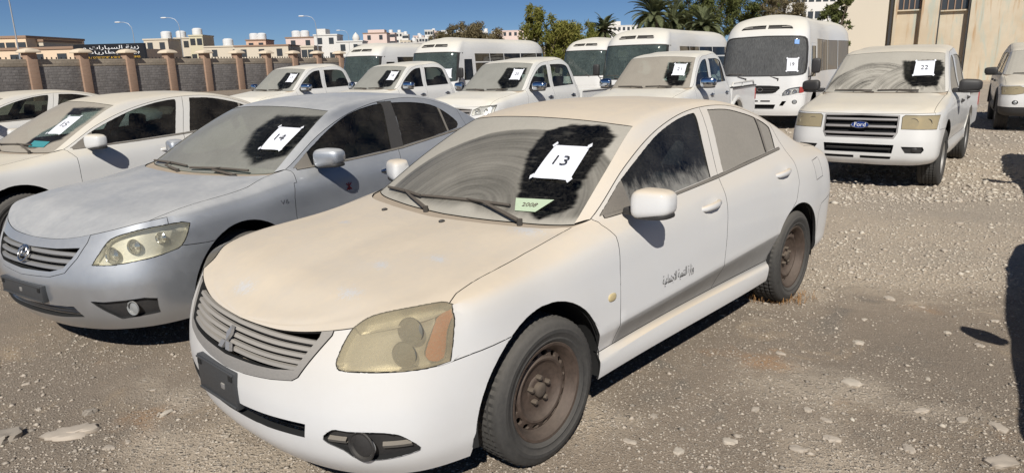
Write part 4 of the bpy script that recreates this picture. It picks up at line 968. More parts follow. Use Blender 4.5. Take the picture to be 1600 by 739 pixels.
# ---------------------------------------------------------------- pickups and the off-roader
def truck_lines(kind):
    L = .08
    def back(y, z, x=-2.65):                                 # cab back wall
        return {12: (x+.05, y*.99, z), 13: (x+.01, y*.92, z), 14: (x, y*.6, z), 15: (x, y*.3, z), 16: (x, 0, z)}
    if kind == 'suv': bx = -3.72
    else: bx = -2.65
    def ln(f, s, yb, zb):
        d = dict(f); d.update(s); d.update(back(yb, zb, bx)); return d
    xm = (bx+.35)
    nose = {'ranger': 0., 'hilux': -.05, 'suv': 0.}[kind]
    A = ln({0: (.78, 0, .34), 1: (.77, .40, .34), 2: (.70, .70, .35), 3: (.59, .82, .37), 4: (.42, .86, .40)}, {5: (0, .86, .40), 6: (-.5, .86, .36), 10: (xm, .86, .36)}, .86, .36)
    B = ln({0: (.84, 0, .42), 1: (.83, .42, .42), 2: (.765, .72, .42), 3: (.64, .85, .43), 4: (.42, .885, .45)}, {5: (0, .885, .45), 6: (-.5, .89, .45), 10: (xm, .89, .45)}, .89, .45)
    B2 = ln({0: (.86, 0, .54), 1: (.85, .43, .54), 2: (.785, .735, .54), 3: (.655, .865, .55), 4: (.42, .893, .56)}, {5: (0, .893, .56), 6: (-.5, .875, .56), 10: (xm, .875, .56)}, .875, .56)
    Cc = ln({0: (.86, 0, .66), 1: (.85, .43, .66), 2: (.785, .735, .66), 3: (.655, .865, .67), 4: (.42, .897, .68)}, {5: (0, .90, .70), 6: (-.5, .90, .70), 10: (xm, .90, .72)}, .90, .72)
    D = ln({0: (.825, 0, .80), 1: (.815, .43, .80), 2: (.755, .72, .80), 3: (.635, .85, .81), 4: (.42, .893, .83)}, {5: (0, .898, .87), 6: (-.5, .90, .90), 10: (xm, .90, .92)}, .90, .92)
    E = ln({0: (.775+nose, 0, .985), 1: (.765+nose, .42, .99), 2: (.70+nose, .70, .995), 3: (.58, .82, 1.0), 4: (.40, .865, 1.02)}, {5: (0, .873, 1.055), 6: (-.5, .88, 1.09), 10: (xm, .875, 1.11)}, .87, 1.11)
    F = ln({0: (.762+nose, 0, 1.005), 1: (.75+nose, .40, 1.01), 2: (.68+nose, .65, 1.025), 3: (.55, .755, 1.05), 4: (.38, .79, 1.075)}, {5: (0, .79, 1.13), 6: (-.55, .83, 1.19), 7: (-.95, .838, 1.20), 10: (xm, .825, 1.22)}, .82, 1.22)
    G = {0: (.757+nose, 0, 1.01), 1: (.745+nose, .36, 1.02), 2: (.675+nose, .57, 1.04), 3: (.55, .65, 1.07), 4: (.38, .68, 1.10), 5: (0, .68, 1.155), 6: (-.53, .80, 1.21), 7: (-.86, .745, 1.47), 8: (-1.22, .685, 1.70), 9: (-1.7, .655, 1.765), 10: (xm, .655, 1.755), 11: (bx+.2, .675, 1.67), 12: (bx+.05, .75, 1.28), 13: (bx+.01, .72, 1.24), 14: (bx, .5, 1.24), 15: (bx, .25, 1.24), 16: (bx, 0, 1.24)}
    H = {0: (.753+nose, 0, 1.013), 1: (.742+nose, .30, 1.025), 2: (.68+nose, .48, 1.05), 3: (.56, .54, 1.085), 4: (.39, .56, 1.115), 5: (.02, .56, 1.17), 6: (-.47, .77, 1.205), 7: (-.78, .705, 1.475), 8: (-1.08, .65, 1.72), 9: (-1.7, .605, 1.80), 10: (xm, .605, 1.79), 11: (bx+.25, .61, 1.74), 12: (bx+.03, .67, 1.27), 13: (bx+.005, .62, 1.25), 14: (bx-.002, .45, 1.25), 15: (bx-.002, .22, 1.25), 16: (bx-.002, 0, 1.25)}
    I = {0: (.75+nose, 0, 1.016), 1: (.742+nose, .18, 1.03), 2: (.69+nose, .26, 1.055), 3: (.58, .28, 1.09), 4: (.41, .29, 1.12), 5: (.05, .29, 1.175), 6: (-.41, .40, 1.205), 7: (-.72, .37, 1.485), 8: (-1.03, .34, 1.745), 9: (-1.69, .32, 1.825), 10: (xm, .32, 1.815), 11: (bx+.25, .32, 1.765), 12: (bx+.02, .36, 1.27), 13: (bx+.003, .33, 1.252), 14: (bx-.003, .24, 1.252), 15: (bx-.003, .12, 1.252), 16: (bx-.003, 0, 1.252)}
    J = {0: (.747+nose, 0, 1.018), 1: (.735+nose, 0, 1.032), 2: (.69+nose, 0, 1.06), 3: (.59, 0, 1.092), 4: (.42, 0, 1.12), 5: (.06, 0, 1.175), 6: (-.39, 0, 1.205), 7: (-.70, 0, 1.49), 8: (-1.01, 0, 1.755), 9: (-1.68, 0, 1.832), 10: (xm, 0, 1.822), 11: (bx+.25, 0, 1.772), 12: (bx+.02, 0, 1.27), 13: (bx+.002, 0, 1.254), 14: (bx-.004, 0, 1.254), 15: (bx-.004, 0, 1.254), 16: (bx-.004, 0, 1.254)}
    ls = [A, B, B2, Cc, D, E, F, G, H, I, J]
    if kind == 'hilux':                                      # softer, lower nose
        for l in ls[5:]:
            for k in (0, 1, 2, 3):
                x, y, z = l[k]; l[k] = (x, y, z-.05*(1-k/4.))
    return ls
def truck_scorner(li, s):
    if s in (6, 12) and li >= 8: return 1.
    if s in (12, 13): return .7
    if s in (8, 11) and li >= 8: return .4
    if s == 11 and li >= 7: return .5
    return 0.
def truck_lcorner(j, u):
    if j == 5: return .8 if u < 3.6 else .15
    if j == 7: return .4 if 6 <= u <= 12 else 0.
    if j == 8: return .4 if 6 <= u <= 12 else 0.
    if j == 3: return .5
    return .15
def build_truck(name, kind, M, paint, dust, screen='screen_pale', glass='glass_clear', lensm='lens_clear', mirror_mat='chrome_clean', handle='chrome_clean', bed=True, hi=True, rail=False, front_detail=True):
    root = empty(name); ls = truck_lines(kind); sh = Shell(ls, truck_scorner, truck_lcorner, 6 if hi else 4, 4 if hi else 3)
    B = Body(sh); fs = FrontSurf(sh.G); P = M[paint]; suv = kind == 'suv'
    WB = -2.78 if suv else -3.05
    fa = arch_poly(.02, .40, .47, .48, 22, .1); B.cut(fa, filt=lambda u, v: v < 5.2 and 2 < u < 7)
    ra = arch_poly(WB, .40, .47, .48, 22, .1)
    if suv: B.cut(ra, filt=lambda u, v: v < 5.2 and u > 8)
    hl = {'ranger': [(.475, .80), (.845, .80), (.855, .97), (.50, .975), (.47, .95)], 'hilux': [(.50, .80), (.86, .84), (.865, .985), (.62, .96), (.49, .90)], 'suv': [(.46, .83), (.62, .80), (.85, .80), (.865, .97), (.55, .985), (.45, .95)]}[kind]
    gri = {'ranger': [(0, .70), (.395, .70), (.425, .76), (.425, .955), (0, .965)], 'hilux': [(0, .74), (.36, .75), (.44, .82), (.44, .90), (0, .915)], 'suv': [(0, .74), (.36, .75), (.42, .80), (.42, .945), (0, .955)]}[kind]
    gro = {'ranger': [(0, .685), (.405, .685), (.44, .755), (.44, .972), (0, .98)], 'hilux': [(0, .72), (.37, .73), (.46, .81), (.46, .915), (0, .93)], 'suv': [(0, .72), (.37, .73), (.435, .79), (.435, .965), (0, .97)]}[kind]
    slot = [(-.05, .50), (.40, .50), (.415, .605), (-.05, .605)]; slot2 = [(.04, .425), (.385, .425), (.395, .455), (.04, .455)]
    fog = {'ranger': [(.50, .585), (.73, .585), (.745, .55), (.72, .51), (.55, .51)], 'hilux': [(.55, .50), (.72, .50), (.74, .59), (.53, .59)], 'suv': [(.60+.055*math.cos(t), .64+.045*math.sin(t)) for t in np.linspace(0, 2*math.pi, 14, endpoint=False)]}[kind]
    low = lambda u, v: u < 4 and v < 5
    if front_detail:
        B.cut(hl, (1, 2), lambda u, v: u < 5 and v < 6); B.cut(gro, (1, 2), low); B.cut(gri, (1, 2), low); B.cut(slot, (1, 2), low); B.cut(slot2, (1, 2), low); B.cut(fog, (1, 2), low)
    hs = [(.60, .79), (.38, .79), (0, .79), (-.56, .80)]; B.cut(hs, (0, 1), lambda u, v: 5 <= v < 8 and u < 6.2, False)
    seam = [(.30, .79), (.60, .795)]; B.cut(seam, (0, 2), lambda u, v: 2.5 < u < 5 and v < 5, False)
    cab = lambda u, v: 1.5 < v < 7.4 and 5 < u < 12.4
    xd = -3.35 if suv else -2.50
    df = [(-.52, .30), (-.52, .95), (-.55, 1.15), (-.50, 1.22)]; dm = [(-1.52, .30), (-1.52, 1.2), (-1.58, 1.50), (-1.62, 1.85)]
    dr = [(xd+.45, .30), (xd+.40, .75), (xd+.02, .95), (xd, 1.25), (xd+.08, 1.66), (xd+.1, 1.85)] if suv else [(xd, .30), (xd, 1.25), (xd+.08, 1.66), (xd+.1, 1.85)]
    if suv: dr = [(-2.30, .30), (-2.32, .80), (-2.52, 1.0), (-2.52, 1.25), (-2.50, 1.85)]
    for k in (df, dm, dr): B.cut(k, (0, 2), cab, False)
    up = lambda u, v: 5 < v < 7.6 and 5.5 < u < 12.4
    gf = smooth_poly([(-.66, 1.225), (-.80, 1.37), (-1.0, 1.515), (-1.18, 1.62), (-1.34, 1.675), (-1.50, 1.69), (-1.47, 1.45), (-1.45, 1.235)], 2, True, (0, 5, 7))
    r0 = -2.42 if not suv else -2.42
    gr = smooth_poly([(-1.65, 1.695), (-2.0, 1.70), (r0+.20, 1.68), (r0+.10, 1.62), (r0+.02, 1.40), (r0-.01, 1.26), (-1.59, 1.24), (-1.61, 1.45)], 2, True, (0, 5, 6))
    gq = smooth_poly([(-2.62, 1.69), (-3.1, 1.67), (-3.38, 1.60), (-3.5, 1.30), (-2.60, 1.27)], 2, True, (0, 3, 4)) if suv else None
    B.cut(gf, (0, 2), up); B.cut(gr, (0, 2), up)
    if gq: B.cut(gq, (0, 2), up)
    rwin = None
    def cls(c, u, v, n):
        x, y, z = c
        if v < 5 and (inpoly((x, z), fa) or suv and inpoly((x, z), ra)): return None
        if front_detail and u < 5 and v < 6 and inpoly((y, z), hl): return 'headlight'
        if front_detail and u < 4 and v < 5:
            if inpoly((y, z), gri): return None
            if inpoly((y, z), gro): return 'grille_frame'
            if inpoly((y, z), slot) or (inpoly((y, z), slot2) and kind == 'ranger'): return None
            if inpoly((y, z), fog): return 'fog'
        if 5 < v < 7.6 and 5.5 < u < 12.4:
            if inpoly((x, z), gf): return 'glass_f'
            if inpoly((x, z), gr): return 'glass_r'
            if gq and inpoly((x, z), gq): return 'glass_q'
        if u < 6 and v >= 5:
            if u > 5.7 and v > 7: return 'cowl'
            return 'hood' if (x > .60 or y < np.interp(x, [p[0] for p in hs[::-1]], [p[1] for p in hs[::-1]])) else 'fender'
        if 6 <= u < 8 and v >= 8 or 11 <= u < 12 and v >= 8: return None
        if v >= 7 and 6 <= u < 11: return 'roof'
        if u >= 11 and v >= 7: return 'cab_back'
        if u > 12.1: return 'cab_back'
        if u < 5 and v < 5 and (x > .60 or z < np.interp(x, [.30, .60], [.79, .795])) and x > .02: return 'front_bumper'
        if v < 2 and x < -.35: return 'rocker'
        if x > xcurve(df, z): return 'fender'
        if x > xcurve(dm, z): return 'front_door'
        if x > xcurve(dr, z): return 'rear_door'
        return 'cab_back'
    pn = B.split(cls); sym = lambda nm, key, mat, **k: B.panel(nm, pn[key], mat, root, 0, **k) if key in pn else None
    if suv:
        pn['lower'] = [f for f in pn['front_bumper'] if f[B.lv] < 2]; pn['front_bumper'] = [f for f in pn['front_bumper'] if f[B.lv] >= 2]; sym('lower_cladding', 'lower', M['trim_dark'], depth=.03)
    lowm = M['trim_dark'] if suv else P
    sym('hood', 'hood', P); sym('roof', 'roof', P); sym('front_bumper', 'front_bumper', P, depth=.03); sym('cowl_panel', 'cowl', M['cowl'], off=-.008)
    sym('rear_body' if suv else 'cab_back', 'cab_back', P); sym('grille_frame', 'grille_frame', M['grille_frame'], depth=.03, gap=.001, off=.006)
    for sd in (1, -1):
        B.panel('fender', pn['fender'], P, root, sd, depth=.03); B.panel('rocker_panel', pn['rocker'], lowm, root, sd)
        if suv: B.panel('quarter_window', pn['glass_q'], M['glass_dark'], root, sd, off=-.007, gap=-.002, depth=0)
        for k, g, hx in (('front_door', 'glass_f', -1.36), ('rear_door', 'glass_r', -2.30)):
            d = B.panel(k, pn[k], P, root, sd); B.panel('window', pn[g], M[glass], d, sd, off=-.008, gap=-.002, depth=0)
            Pf, nn = fs.side(hx, 1.04)
            t = MB().tube([(hx+.09, Pf.y-.01, 1.035), (hx+.06, Pf.y+.018, 1.04), (hx-.06, Pf.y+.02, 1.045), (hx-.09, Pf.y-.01, 1.045)], .016, 8); t.v = [(a, b*sd, c) for a, b, c in t.v]
            if sd < 0: t.f = [q[::-1] for q in t.f]
            t.build('door_handle', M[handle], d, 60)
            v_, f_ = superellipsoid((hx-.01, (Pf.y+.001)*sd, 1.04), (.06, .006, .035), .8, 14, 8); MB().add(v_, f_).build('handle_cup', M['trim_dark'], d, 60)
            if k == 'front_door':
                mr = empty('side_mirror', (0, 0, 0), 0, d); wp = lambda p: [p[0], p[1], p[2]*(1-.1*p[1])]
                v_, f_ = superellipsoid((-.72, 1.035, 1.285), (.075, .135, .085), .55, 20, 12, wp); v_ = [(a-.25*(b-1.035), b*sd, c) for a, b, c in v_]; f_ = [q[::-1] for q in f_] if sd < 0 else f_
                MB().add(v_, f_).build('housing', M[mirror_mat], mr, 50)
                v_, f_ = superellipsoid((-.72, 1.03, 1.205), (.06, .12, .02), .6, 16, 8); v_ = [(a-.25*(b-1.035), b*sd, c) for a, b, c in v_]; MB().add(v_, f_).build('mirror_base', M['trim_dark'], mr, 50)
                a_ = MB().cbox((-.76, .83, 1.19), (-.66, .96, 1.25), .015); a_.v = [(a, b*sd, c) for a, b, c in a_.v]; a_.build('mirror_arm', M['trim_dark'], mr, 40)
        if 'headlight' in pn:
            h = empty('headlight', (0, 0, 0), 0, root)
            B.panel('lens', pn['headlight'], M[lensm], h, sd, off=.002, gap=.004, depth=.012, smooth=40); B.panel('reflector', pn['headlight'], M['reflector'], h, sd, off=-.04, gap=.004, depth=-.038, smooth=40, fm=0)
            for (ly, lz, lr) in ((.60, .885, .06), (.76, .89, .05)):
                Pf, nn = fs.front(ly, lz); c = Pf-nn*.03; c.y *= sd; q = Vector((1, .1*sd, 0)).to_track_quat('Z', 'Y').to_matrix().to_4x4()
                MB().lathe([(lr, .02), (lr*.95, .024), (lr*.7, -.004), (.001, -.012)], 20, 'z').xf(Matrix.Translation(c) @ q).build('lamp', M['lamp_bright'], h, 40)
        if 'fog' in pn:
            g = B.panel('fog_light', pn['fog'], M['trim_dark'], root, sd, off=-.025, gap=-.003, depth=-.026)
            yy = sum(p[0] for p in fog)/len(fog); zz = sum(p[1] for p in fog)/len(fog); Pf, nn = fs.front(yy, zz); c = Pf-nn*.02; c.y *= sd
            q = Vector((1, 0, 0)).to_track_quat('Z', 'Y').to_matrix().to_4x4(); MB().lathe([(.035, .0), (.034, .008), (.02, .014), (.001, .015)], 18, 'z').xf(Matrix.Translation(c) @ q).build('fog_lamp', M['fog_glass'] if suv else M['trim_dark'], g, 40)
        for xx, ap in ((0., .02), (WB, WB)):
            wv = empty('wheel', (xx, .765*sd, .372), 0, root); make_wheel(wv, M, .375, .255, .205, 'alloy', hi=hi and kind != 'hilux')
            if sd < 0: wv.rotation_euler = (0, 0, math.pi)
            ln = MB().lathe([(.482, .45), (.482, .86)], 20, 'y', -.1, math.pi+.1); ln.v = [(a+ap, b*sd, c+.40) for a, b, c in ln.v]
            ln.add([(ap-.55, .45*sd, .3), (ap+.55, .45*sd, .3), (ap+.55, .45*sd, 1.0), (ap-.55, .45*sd, 1.0)], [(0, 1, 2, 3)]); ln.build('wheel_housing', M['black'], root, 40)
        if suv or rail:
            for ap in (.02, WB):
                fl = MB().lathe([(.46, .875), (.455, .915), (.50, .925), (.545, .900), (.55, .88)], 24, 'y', .05, math.pi-.05); fl.v = [(a+ap, b*sd, c*1.01+.40) for a, b, c in fl.v]; fl.build('wheel_arch_flare', M['trim_dark'] if suv else P, root, 40)
    if front_detail:
        z0 = min(p[1] for p in gri); z1 = max(p[1] for p in gri); hw = max(p[0] for p in gri); ys = np.linspace(-hw, hw, 17)
        V = [on_front(fs, y, z0-.01, -.06) for y in ys]+[on_front(fs, y, z1, -.06) for y in ys]; mesh_obj('grille_backing', V, [(i, i+1, 18+i, 17+i) for i in range(16)], M['black'], root, 60)
        n = 3
        for k in range(n):
            zc = z0+(z1-z0)*(k+.72)/n-.02; hg = .018
            V = [on_front(fs, y*.99, zc+dz, of) for dz, of in ((-hg, -.03), (-hg*.7, -.002), (hg*.7, -.002), (hg, -.03)) for y in ys]
            mesh_obj('grille_slat', V, [(j*17+i, j*17+i+1, (j+1)*17+i+1, (j+1)*17+i) for j in range(3) for i in range(16)], M['grille_frame'], root, 50)
        for sl in ([slot, slot2] if kind == 'ranger' else [slot]):
            z0 = min(p[1] for p in sl); z1 = max(p[1] for p in sl); hw = max(p[0] for p in sl); ys = np.linspace(-hw-.01, hw+.01, 15)
            V = [on_front(fs, y, z0-.01, -.06) for y in ys]+[on_front(fs, y, z1+.01, -.06) for y in ys]; mesh_obj('air_intake', V, [(i, i+1, 16+i, 15+i) for i in range(14)], M['black'], root, 60)
        V = [on_front(fs, y*.96, .553+dz, of) for dz, of in ((-.008, -.03), (-.006, -.018), (.006, -.018), (.008, -.03)) for y in ys]
        mesh_obj('intake_bar', V, [(j*15+i, j*15+i+1, (j+1)*15+i+1, (j+1)*15+i) for j in range(3) for i in range(14)], M['trim_dark'], root, 50)
    glass_patch('windscreen', sh, 6, 8, 8, M[screen], root, dust, 130 if hi else 90, 80 if hi else 50)
    glass_patch('rear_window', sh, 11, 12, 8, M[glass], root, None, 24, 12)
    for (a, b, c) in ((((-.36, -.10, 1.205)), ((-.37, -.35, 1.22)), [(-.43, -.62, 1.235), (-.395, -.12, 1.232)]), (((-.38, .45, 1.205)), ((-.375, .2, 1.22)), [(-.40, -.05, 1.235), (-.43, .46, 1.235)])): wiper(M, root, fs, a, b, c)
    # cabin
    cb = MB(); bx = -3.6 if suv else -2.6; cb.box((bx, -.84, .42), (.3, .84, .48)); cb.add([(-.5, -.8, .46), (-.5, .8, .46), (-.45, .76, 1.15), (-.45, -.76, 1.15)], [(0, 1, 2, 3)])
    cb.build('cabin_floor', M['interior'], root, 40)
    for y in (-.38, .38): build_seat('front_seat', M, root, -1.38, y, .50, z=.50)
    build_seat('rear_seat', M, root, -2.22, 0, 1.2, True, z=.50)
    yy = np.linspace(-.76, .76, 9); sec = [(-.50, 1.18), (-.62, 1.195), (-.80, 1.18), (-.86, 1.10), (-.80, .8)]
    V = [(x+.08*(1-(y/.76)**2)*(1 if k < 2 else .2), y, z) for k, (x, z) in enumerate(sec) for y in yy]
    MB().add(V, [(k*9+i, (k+1)*9+i, (k+1)*9+i+1, k*9+i+1) for k in range(4) for i in range(8)]).build('dashboard', M['dash'], root, 50)
    MB().box((-4.2 if bed else bx, -.60, .40), (.60, .60, .50)).box((-2.45, -.84, .40), (-.55, .84, .44)).build('chassis', M['black'], root)
    if bed:
        bd = empty('cargo_bed', (0, 0, 0), 0, root); x0, x1 = -2.70, -4.42
        ar = [(-3.05+.47*math.cos(t), .40+.48*math.sin(t)) for t in np.linspace(0, math.pi, 16)]
        prof = [(x0, .50), (x0, 1.10), (x1, 1.10), (x1-.02, .60), (x1+.03, .52)]+[(-3.05-.47, .52)]+ar[::-1]+[(-3.05+.47, .52)]
        for sd in (1, -1):
            n = len(prof); yo = lambda z: (.885+.015*math.sin(max(0, min(1, (z-.5)/.6))*math.pi))
            V = [(x, yo(z)*sd, z) for x, z in prof]+[(x, .82*sd, z) for x, z in prof]; fcs = [tuple(range(n)), tuple(range(n, 2*n))[::-1]]+[(i, n+i, n+(i+1) % n, (i+1) % n) for i in range(n)]
            mesh_obj('bed_side', V, fcs, P, bd, 30)
            MB().cbox((x1, .80*sd if sd > 0 else -.91, 1.095), (x0, .91 if sd > 0 else -.80, 1.12), .008).build('bed_cap', P if not rail else M['trim_dark'], bd, 40)
            tl = MB().cbox((x1-.03, (.80 if sd > 0 else -.90), .80), (x1+.02, (.90 if sd > 0 else -.80), 1.04), .01); tl.build('tail_light', M['red_lens'], bd, 40)
            if rail:
                MB().tube([(x0-.05, .86*sd, 1.13), (x0-.10, .86*sd, 1.20), (x1+.12, .86*sd, 1.20), (x1+.06, .86*sd, 1.13)], .02, 8).build('bed_rail', P, bd, 50)
                MB().tube([(-3.5, .86*sd, 1.11), (-3.5, .86*sd, 1.20)], .02, 8).build('rail_post', P, bd, 50)
        MB().box((x1, -.83, .62), (x0, .83, .66)).build('bed_floor', P, bd); MB().box((x0-.04, -.82, .66), (x0, .82, 1.10)).build('bed_front', P, bd); MB().cbox((x1-.02, -.80, .62), (x1+.03, .80, 1.10), .01).build('tailgate', P, bd, 40)
        MB().cbox((x1-.16, -.85, .50), (x1-.02, .85, .62), .02).build('rear_bumper', M['chrome'], bd, 40)
    return root, fs, sh, B
M['grille_frame'] = simple('grey satin grille bars', (.30, .30, .31), .45, .3, dust=.4)
M['red_lens'] = simple('red tail lens', (.35, .02, .02), .3, dust=.3)
# ---------------------------------------------------------------- minibuses (x = 0 at the front face)
def bus_lines(L=6.9):
    W = 1.02
    def ln(z, xf, yf=W, xr=None, crown=0.):
        """one girdle at height z: xf how far the front lies back, yf half width"""
        xr = -L if xr is None else xr; r = .30
        return {0: (xf, 0, z), 1: (xf-.015, .45*yf, z), 2: (xf-.06, .78*yf, z), 3: (xf-.20, .96*yf, z), 4: (xf-.55, yf, z), 5: (-3.4, yf, z), 6: (xr+.25, yf, z), 7: (xr+.03, .8*yf, z), 8: (xr, 0, z)}
    return [ln(.34, -.05, .97), ln(.45, -.01, 1.0), ln(.75, 0, 1.02), ln(1.05, -.02, 1.03), ln(1.28, -.05, 1.025), ln(1.75, -.14, 1.0), ln(2.18, -.26, .965), ln(2.32, -.36, .935), ln(2.52, -.62, .83, -L+.12), ln(2.63, -.95, .62, -L+.25), {0: (-1.25, 0, 2.70), 1: (-1.27, .2, 2.695), 2: (-1.32, .25, 2.69), 3: (-1.45, .28, 2.69), 4: (-1.8, .3, 2.68), 5: (-3.4, .3, 2.67), 6: (-L+.6, .3, 2.66), 7: (-L+.4, .2, 2.66), 8: (-L+.38, 0, 2.66)},
            {0: (-1.28, 0, 2.702), 1: (-1.30, 0, 2.702), 2: (-1.4, 0, 2.70), 3: (-1.6, 0, 2.70), 4: (-1.9, 0, 2.69), 5: (-3.4, 0, 2.68), 6: (-L+.6, 0, 2.67), 7: (-L+.45, 0, 2.67), 8: (-L+.4, 0, 2.67)}]
def build_bus(name, M, paint, dust, kind='coach', screen='screen_dark', side_glass='glass_dark', L=6.9, full=True):
    root = empty(name); sh = Shell(bus_lines(L), lambda l, s: 0., lambda j, u: .25, [6, 5, 5, 5, 8, 8, 5, 5], 4); B = Body(sh); fs = FrontSurf(sh.G); P = M[paint]
    top = 2.14; ws = smooth_poly([(-.02, 1.27), (.60, 1.275), (.90, 1.30), (.965, 1.42), (.955, 1.75), (.93, 2.0), (.86, 2.12), (.60, 2.15), (-.02, 2.165)] if kind == 'round' else [(-.02, 1.20), (.60, 1.205), (.93, 1.22), (.985, 1.30), (.965, 1.75), (.945, 2.08), (.90, 2.15), (.60, 2.165), (-.02, 2.17)], 2, False)
    fr = lambda u, v: u < 4.5; B.cut(ws, (1, 2), fr, False)
    trim = [(y*1.02+.008 if y > 0 else y, 1.72+(z-1.72)*1.045) for y, z in ws]; B.cut(trim, (1, 2), fr, False)
    vent = smooth_poly([(.03, 2.345), (.50, 2.335), (.60, 2.33), (.52, 2.40), (.30, 2.42), (.03, 2.425)], 2, True, (0, 5)) if kind == 'round' else [(.03, 2.36), (.52, 2.35), (.55, 2.36), (.50, 2.44), (.03, 2.45)]
    B.cut(vent, (1, 2), fr)
    hl = smooth_poly([(.52, .80), (.85, .86), (.97, .88), (.985, 1.0), (.75, .99), (.58, .93)], 2); grl = smooth_poly([(-.02, .85), (.30, .86), (.40, .92), (.44, 1.02), (-.02, 1.04)], 2, False); fg = [(.80+.055*math.cos(t), .66+.05*math.sin(t)) for t in np.linspace(0, 2*math.pi, 12, endpoint=False)]
    it = [[(-.02, .50), (.34, .50), (.38, .60), (-.02, .60)], [(.03, .665), (.25, .665), (.25, .695), (.03, .695)], [(.47, .575), (.55, .575), (.62, .68), (.53, .68)]]
    if full:
        B.cut(hl, (1, 2), fr); B.cut(grl, (1, 2), fr, False); B.cut(fg, (1, 2), fr)
        for q in it: B.cut(q, (1, 2), fr)
    fa = arch_poly(-1.25, .42, .46, .47, 16, .1); ra = arch_poly(-L+1.75, .42, .46, .47, 16, .1); sdf = lambda u, v: u > 2.5
    B.cut(fa, filt=lambda u, v: u > 2.5 and v < 4); B.cut(ra, filt=lambda u, v: u > 2.5 and v < 4)
    wins = []
    dz0, dz1 = 1.28, 1.98
    wins.append(('door', [(-.68, 1.22), (-1.22, 1.22), (-1.22, 1.93), (-.78, 1.93)]))
    n = 5; x0 = -1.40; x1 = -L+.30
    for k in range(n):
        a = x0+(x1-x0)*k/n-.02; b = x0+(x1-x0)*(k+1)/n+.02
        if kind == 'round': wins.append(('side', [(a, 1.32), (b, 1.32), (b, 2.10), (a, 2.10)]))
        else: wins.append(('side', [(a, 1.32), (b, 1.32), (b, 1.80), (a, 1.80)])); wins.append(('vent', [(a, 1.845), (b, 1.845), (b, 2.12), (a, 2.12)]))
    for _, q in wins: B.cut(q, (0, 2), sdf)
    door = [(-.62, .42), (-.62, 1.3), (-.75, 2.0), (-1.28, 2.0), (-1.28, .95), (-.95, .90), (-.80, .42)]; B.cut(door, (0, 2), sdf)
    wsp = ws+[]; trp = trim+[]
    def cls(c, u, v, nn):
        x, y, z = c
        if u < 4.5:
            if inpoly((y, z), wsp): return 'windscreen'
            if inpoly((y, z), trp): return 'gasket'
            if inpoly((y, z), vent): return 'roof_vent'
            if full:
                if inpoly((y, z), hl): return 'headlight'
                if inpoly((y, z), grl): return 'grille'
                if inpoly((y, z), fg): return 'fog'
                if any(inpoly((y, z), q) for q in it): return None
        if v < 4 and (inpoly((x, z), fa) or inpoly((x, z), ra)): return None
        if u > 2.5:
            for k, (w_, q) in enumerate(wins):
                if inpoly((x, z), q): return 'win%d' % k
            if u < 5 and inpoly((x, z), door): return 'cab_door'
        if u < 3.2 and v < 3.2 and z < .80: return 'front_bumper'
        return 'body'
    pn = B.split(cls)
    B.panel('body', pn['body'], P, root, 0, gap=0, depth=.02); B.panel('front_bumper', pn['front_bumper'], P, root, 0, depth=.02)
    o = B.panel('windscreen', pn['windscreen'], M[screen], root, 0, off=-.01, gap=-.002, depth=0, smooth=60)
    co = np.empty(len(o.data.vertices)*3, np.float32); o.data.vertices.foreach_get('co', co); co = co.reshape(-1, 3)
    B.panel('screen_gasket', pn['gasket'], M['trim_dark'], root, 0, off=.003, gap=0, depth=.015)
    B.panel('roof_vent', pn['roof_vent'], M['trim_dark'], root, 0, off=-.03, gap=-.004, depth=-.035)
    for y in (-.45, .45):
        V = [on_front(fs, y+dy, z, .002) for z in (2.375, 2.392) for dy in np.linspace(-.11 if y > 0 else -.11, .11, 6)]; mesh_obj('vent_louvre', V, [(i, i+1, 7+i, 6+i) for i in range(5)], M['grille_grey'], root, 60)
    if full:
        B.panel('grille', pn['grille'], M['black'], root, 0, off=-.03, gap=-.003, depth=-.035)
        for k in range(4):
            zc = .885+.04*k; ys = np.linspace(-.30-.03*k, .30+.03*k, 13); V = [on_front(fs, y, zc+dz, of) for dz, of in ((-.012, -.025), (-.008, -.004), (.01, -.004), (.012, -.02)) for y in ys]
            mesh_obj('grille_slat', V, [(j*13+i, j*13+i+1, (j+1)*13+i+1, (j+1)*13+i) for j in range(3) for i in range(12)], M['trim_dark'], root, 50)
        ys = np.linspace(-.45, .45, 9); V = [on_front(fs, y, .48, -.06) for y in ys]+[on_front(fs, y, .72, -.06) for y in ys]; mesh_obj('air_intake', V, [(i, i+1, 10+i, 9+i) for i in range(8)], M['black'], root, 60)
        MB().lathe([(.055, 0), (.055, .008), (.042, .008), (.042, 0)], 24, 'x').xf(Matrix.Translation(on_front(fs, 0, .945, .0)) @ Matrix.Diagonal((1, 1.3, .85, 1))).build('emblem', M['chrome'], root, 50)
    for sd in (1, -1):
        if 'cab_door' in pn and sd == 1 or True: d = B.panel('cab_door', pn['cab_door'], P, root, sd)
        for k, (w_, q) in enumerate(wins):
            key = 'win%d' % k
            if key not in pn: continue
            par = d if w_ == 'door' else root
            g = B.panel('window', pn[key], M['glass_dark' if w_ == 'door' else side_glass], par, sd, off=-.008, gap=-.002, depth=0, smooth=60)
        mr = empty('side_mirror', (0, 0, 0), 0, root); v_, f_ = superellipsoid((-.22, 1.20, 1.48), (.06, .10, .17), .45, 18, 10); v_ = [(a, b*sd, c) for a, b, c in v_]; f_ = [q[::-1] for q in f_] if sd < 0 else f_
        MB().add(v_, f_).build('housing', M['trim_dark'], mr, 50); MB().tube([(-.40, .98*sd, 1.22), (-.30, 1.12*sd, 1.25), (-.22, 1.19*sd, 1.36)], .014, 6).build('mirror_arm', M['trim_dark'], mr, 40); MB().tube([(-.42, .98*sd, 1.05), (-.30, 1.06*sd, 1.12), (-.26, 1.10*sd, 1.25)], .012, 6).build('mirror_strut', M['trim_dark'], mr, 40)
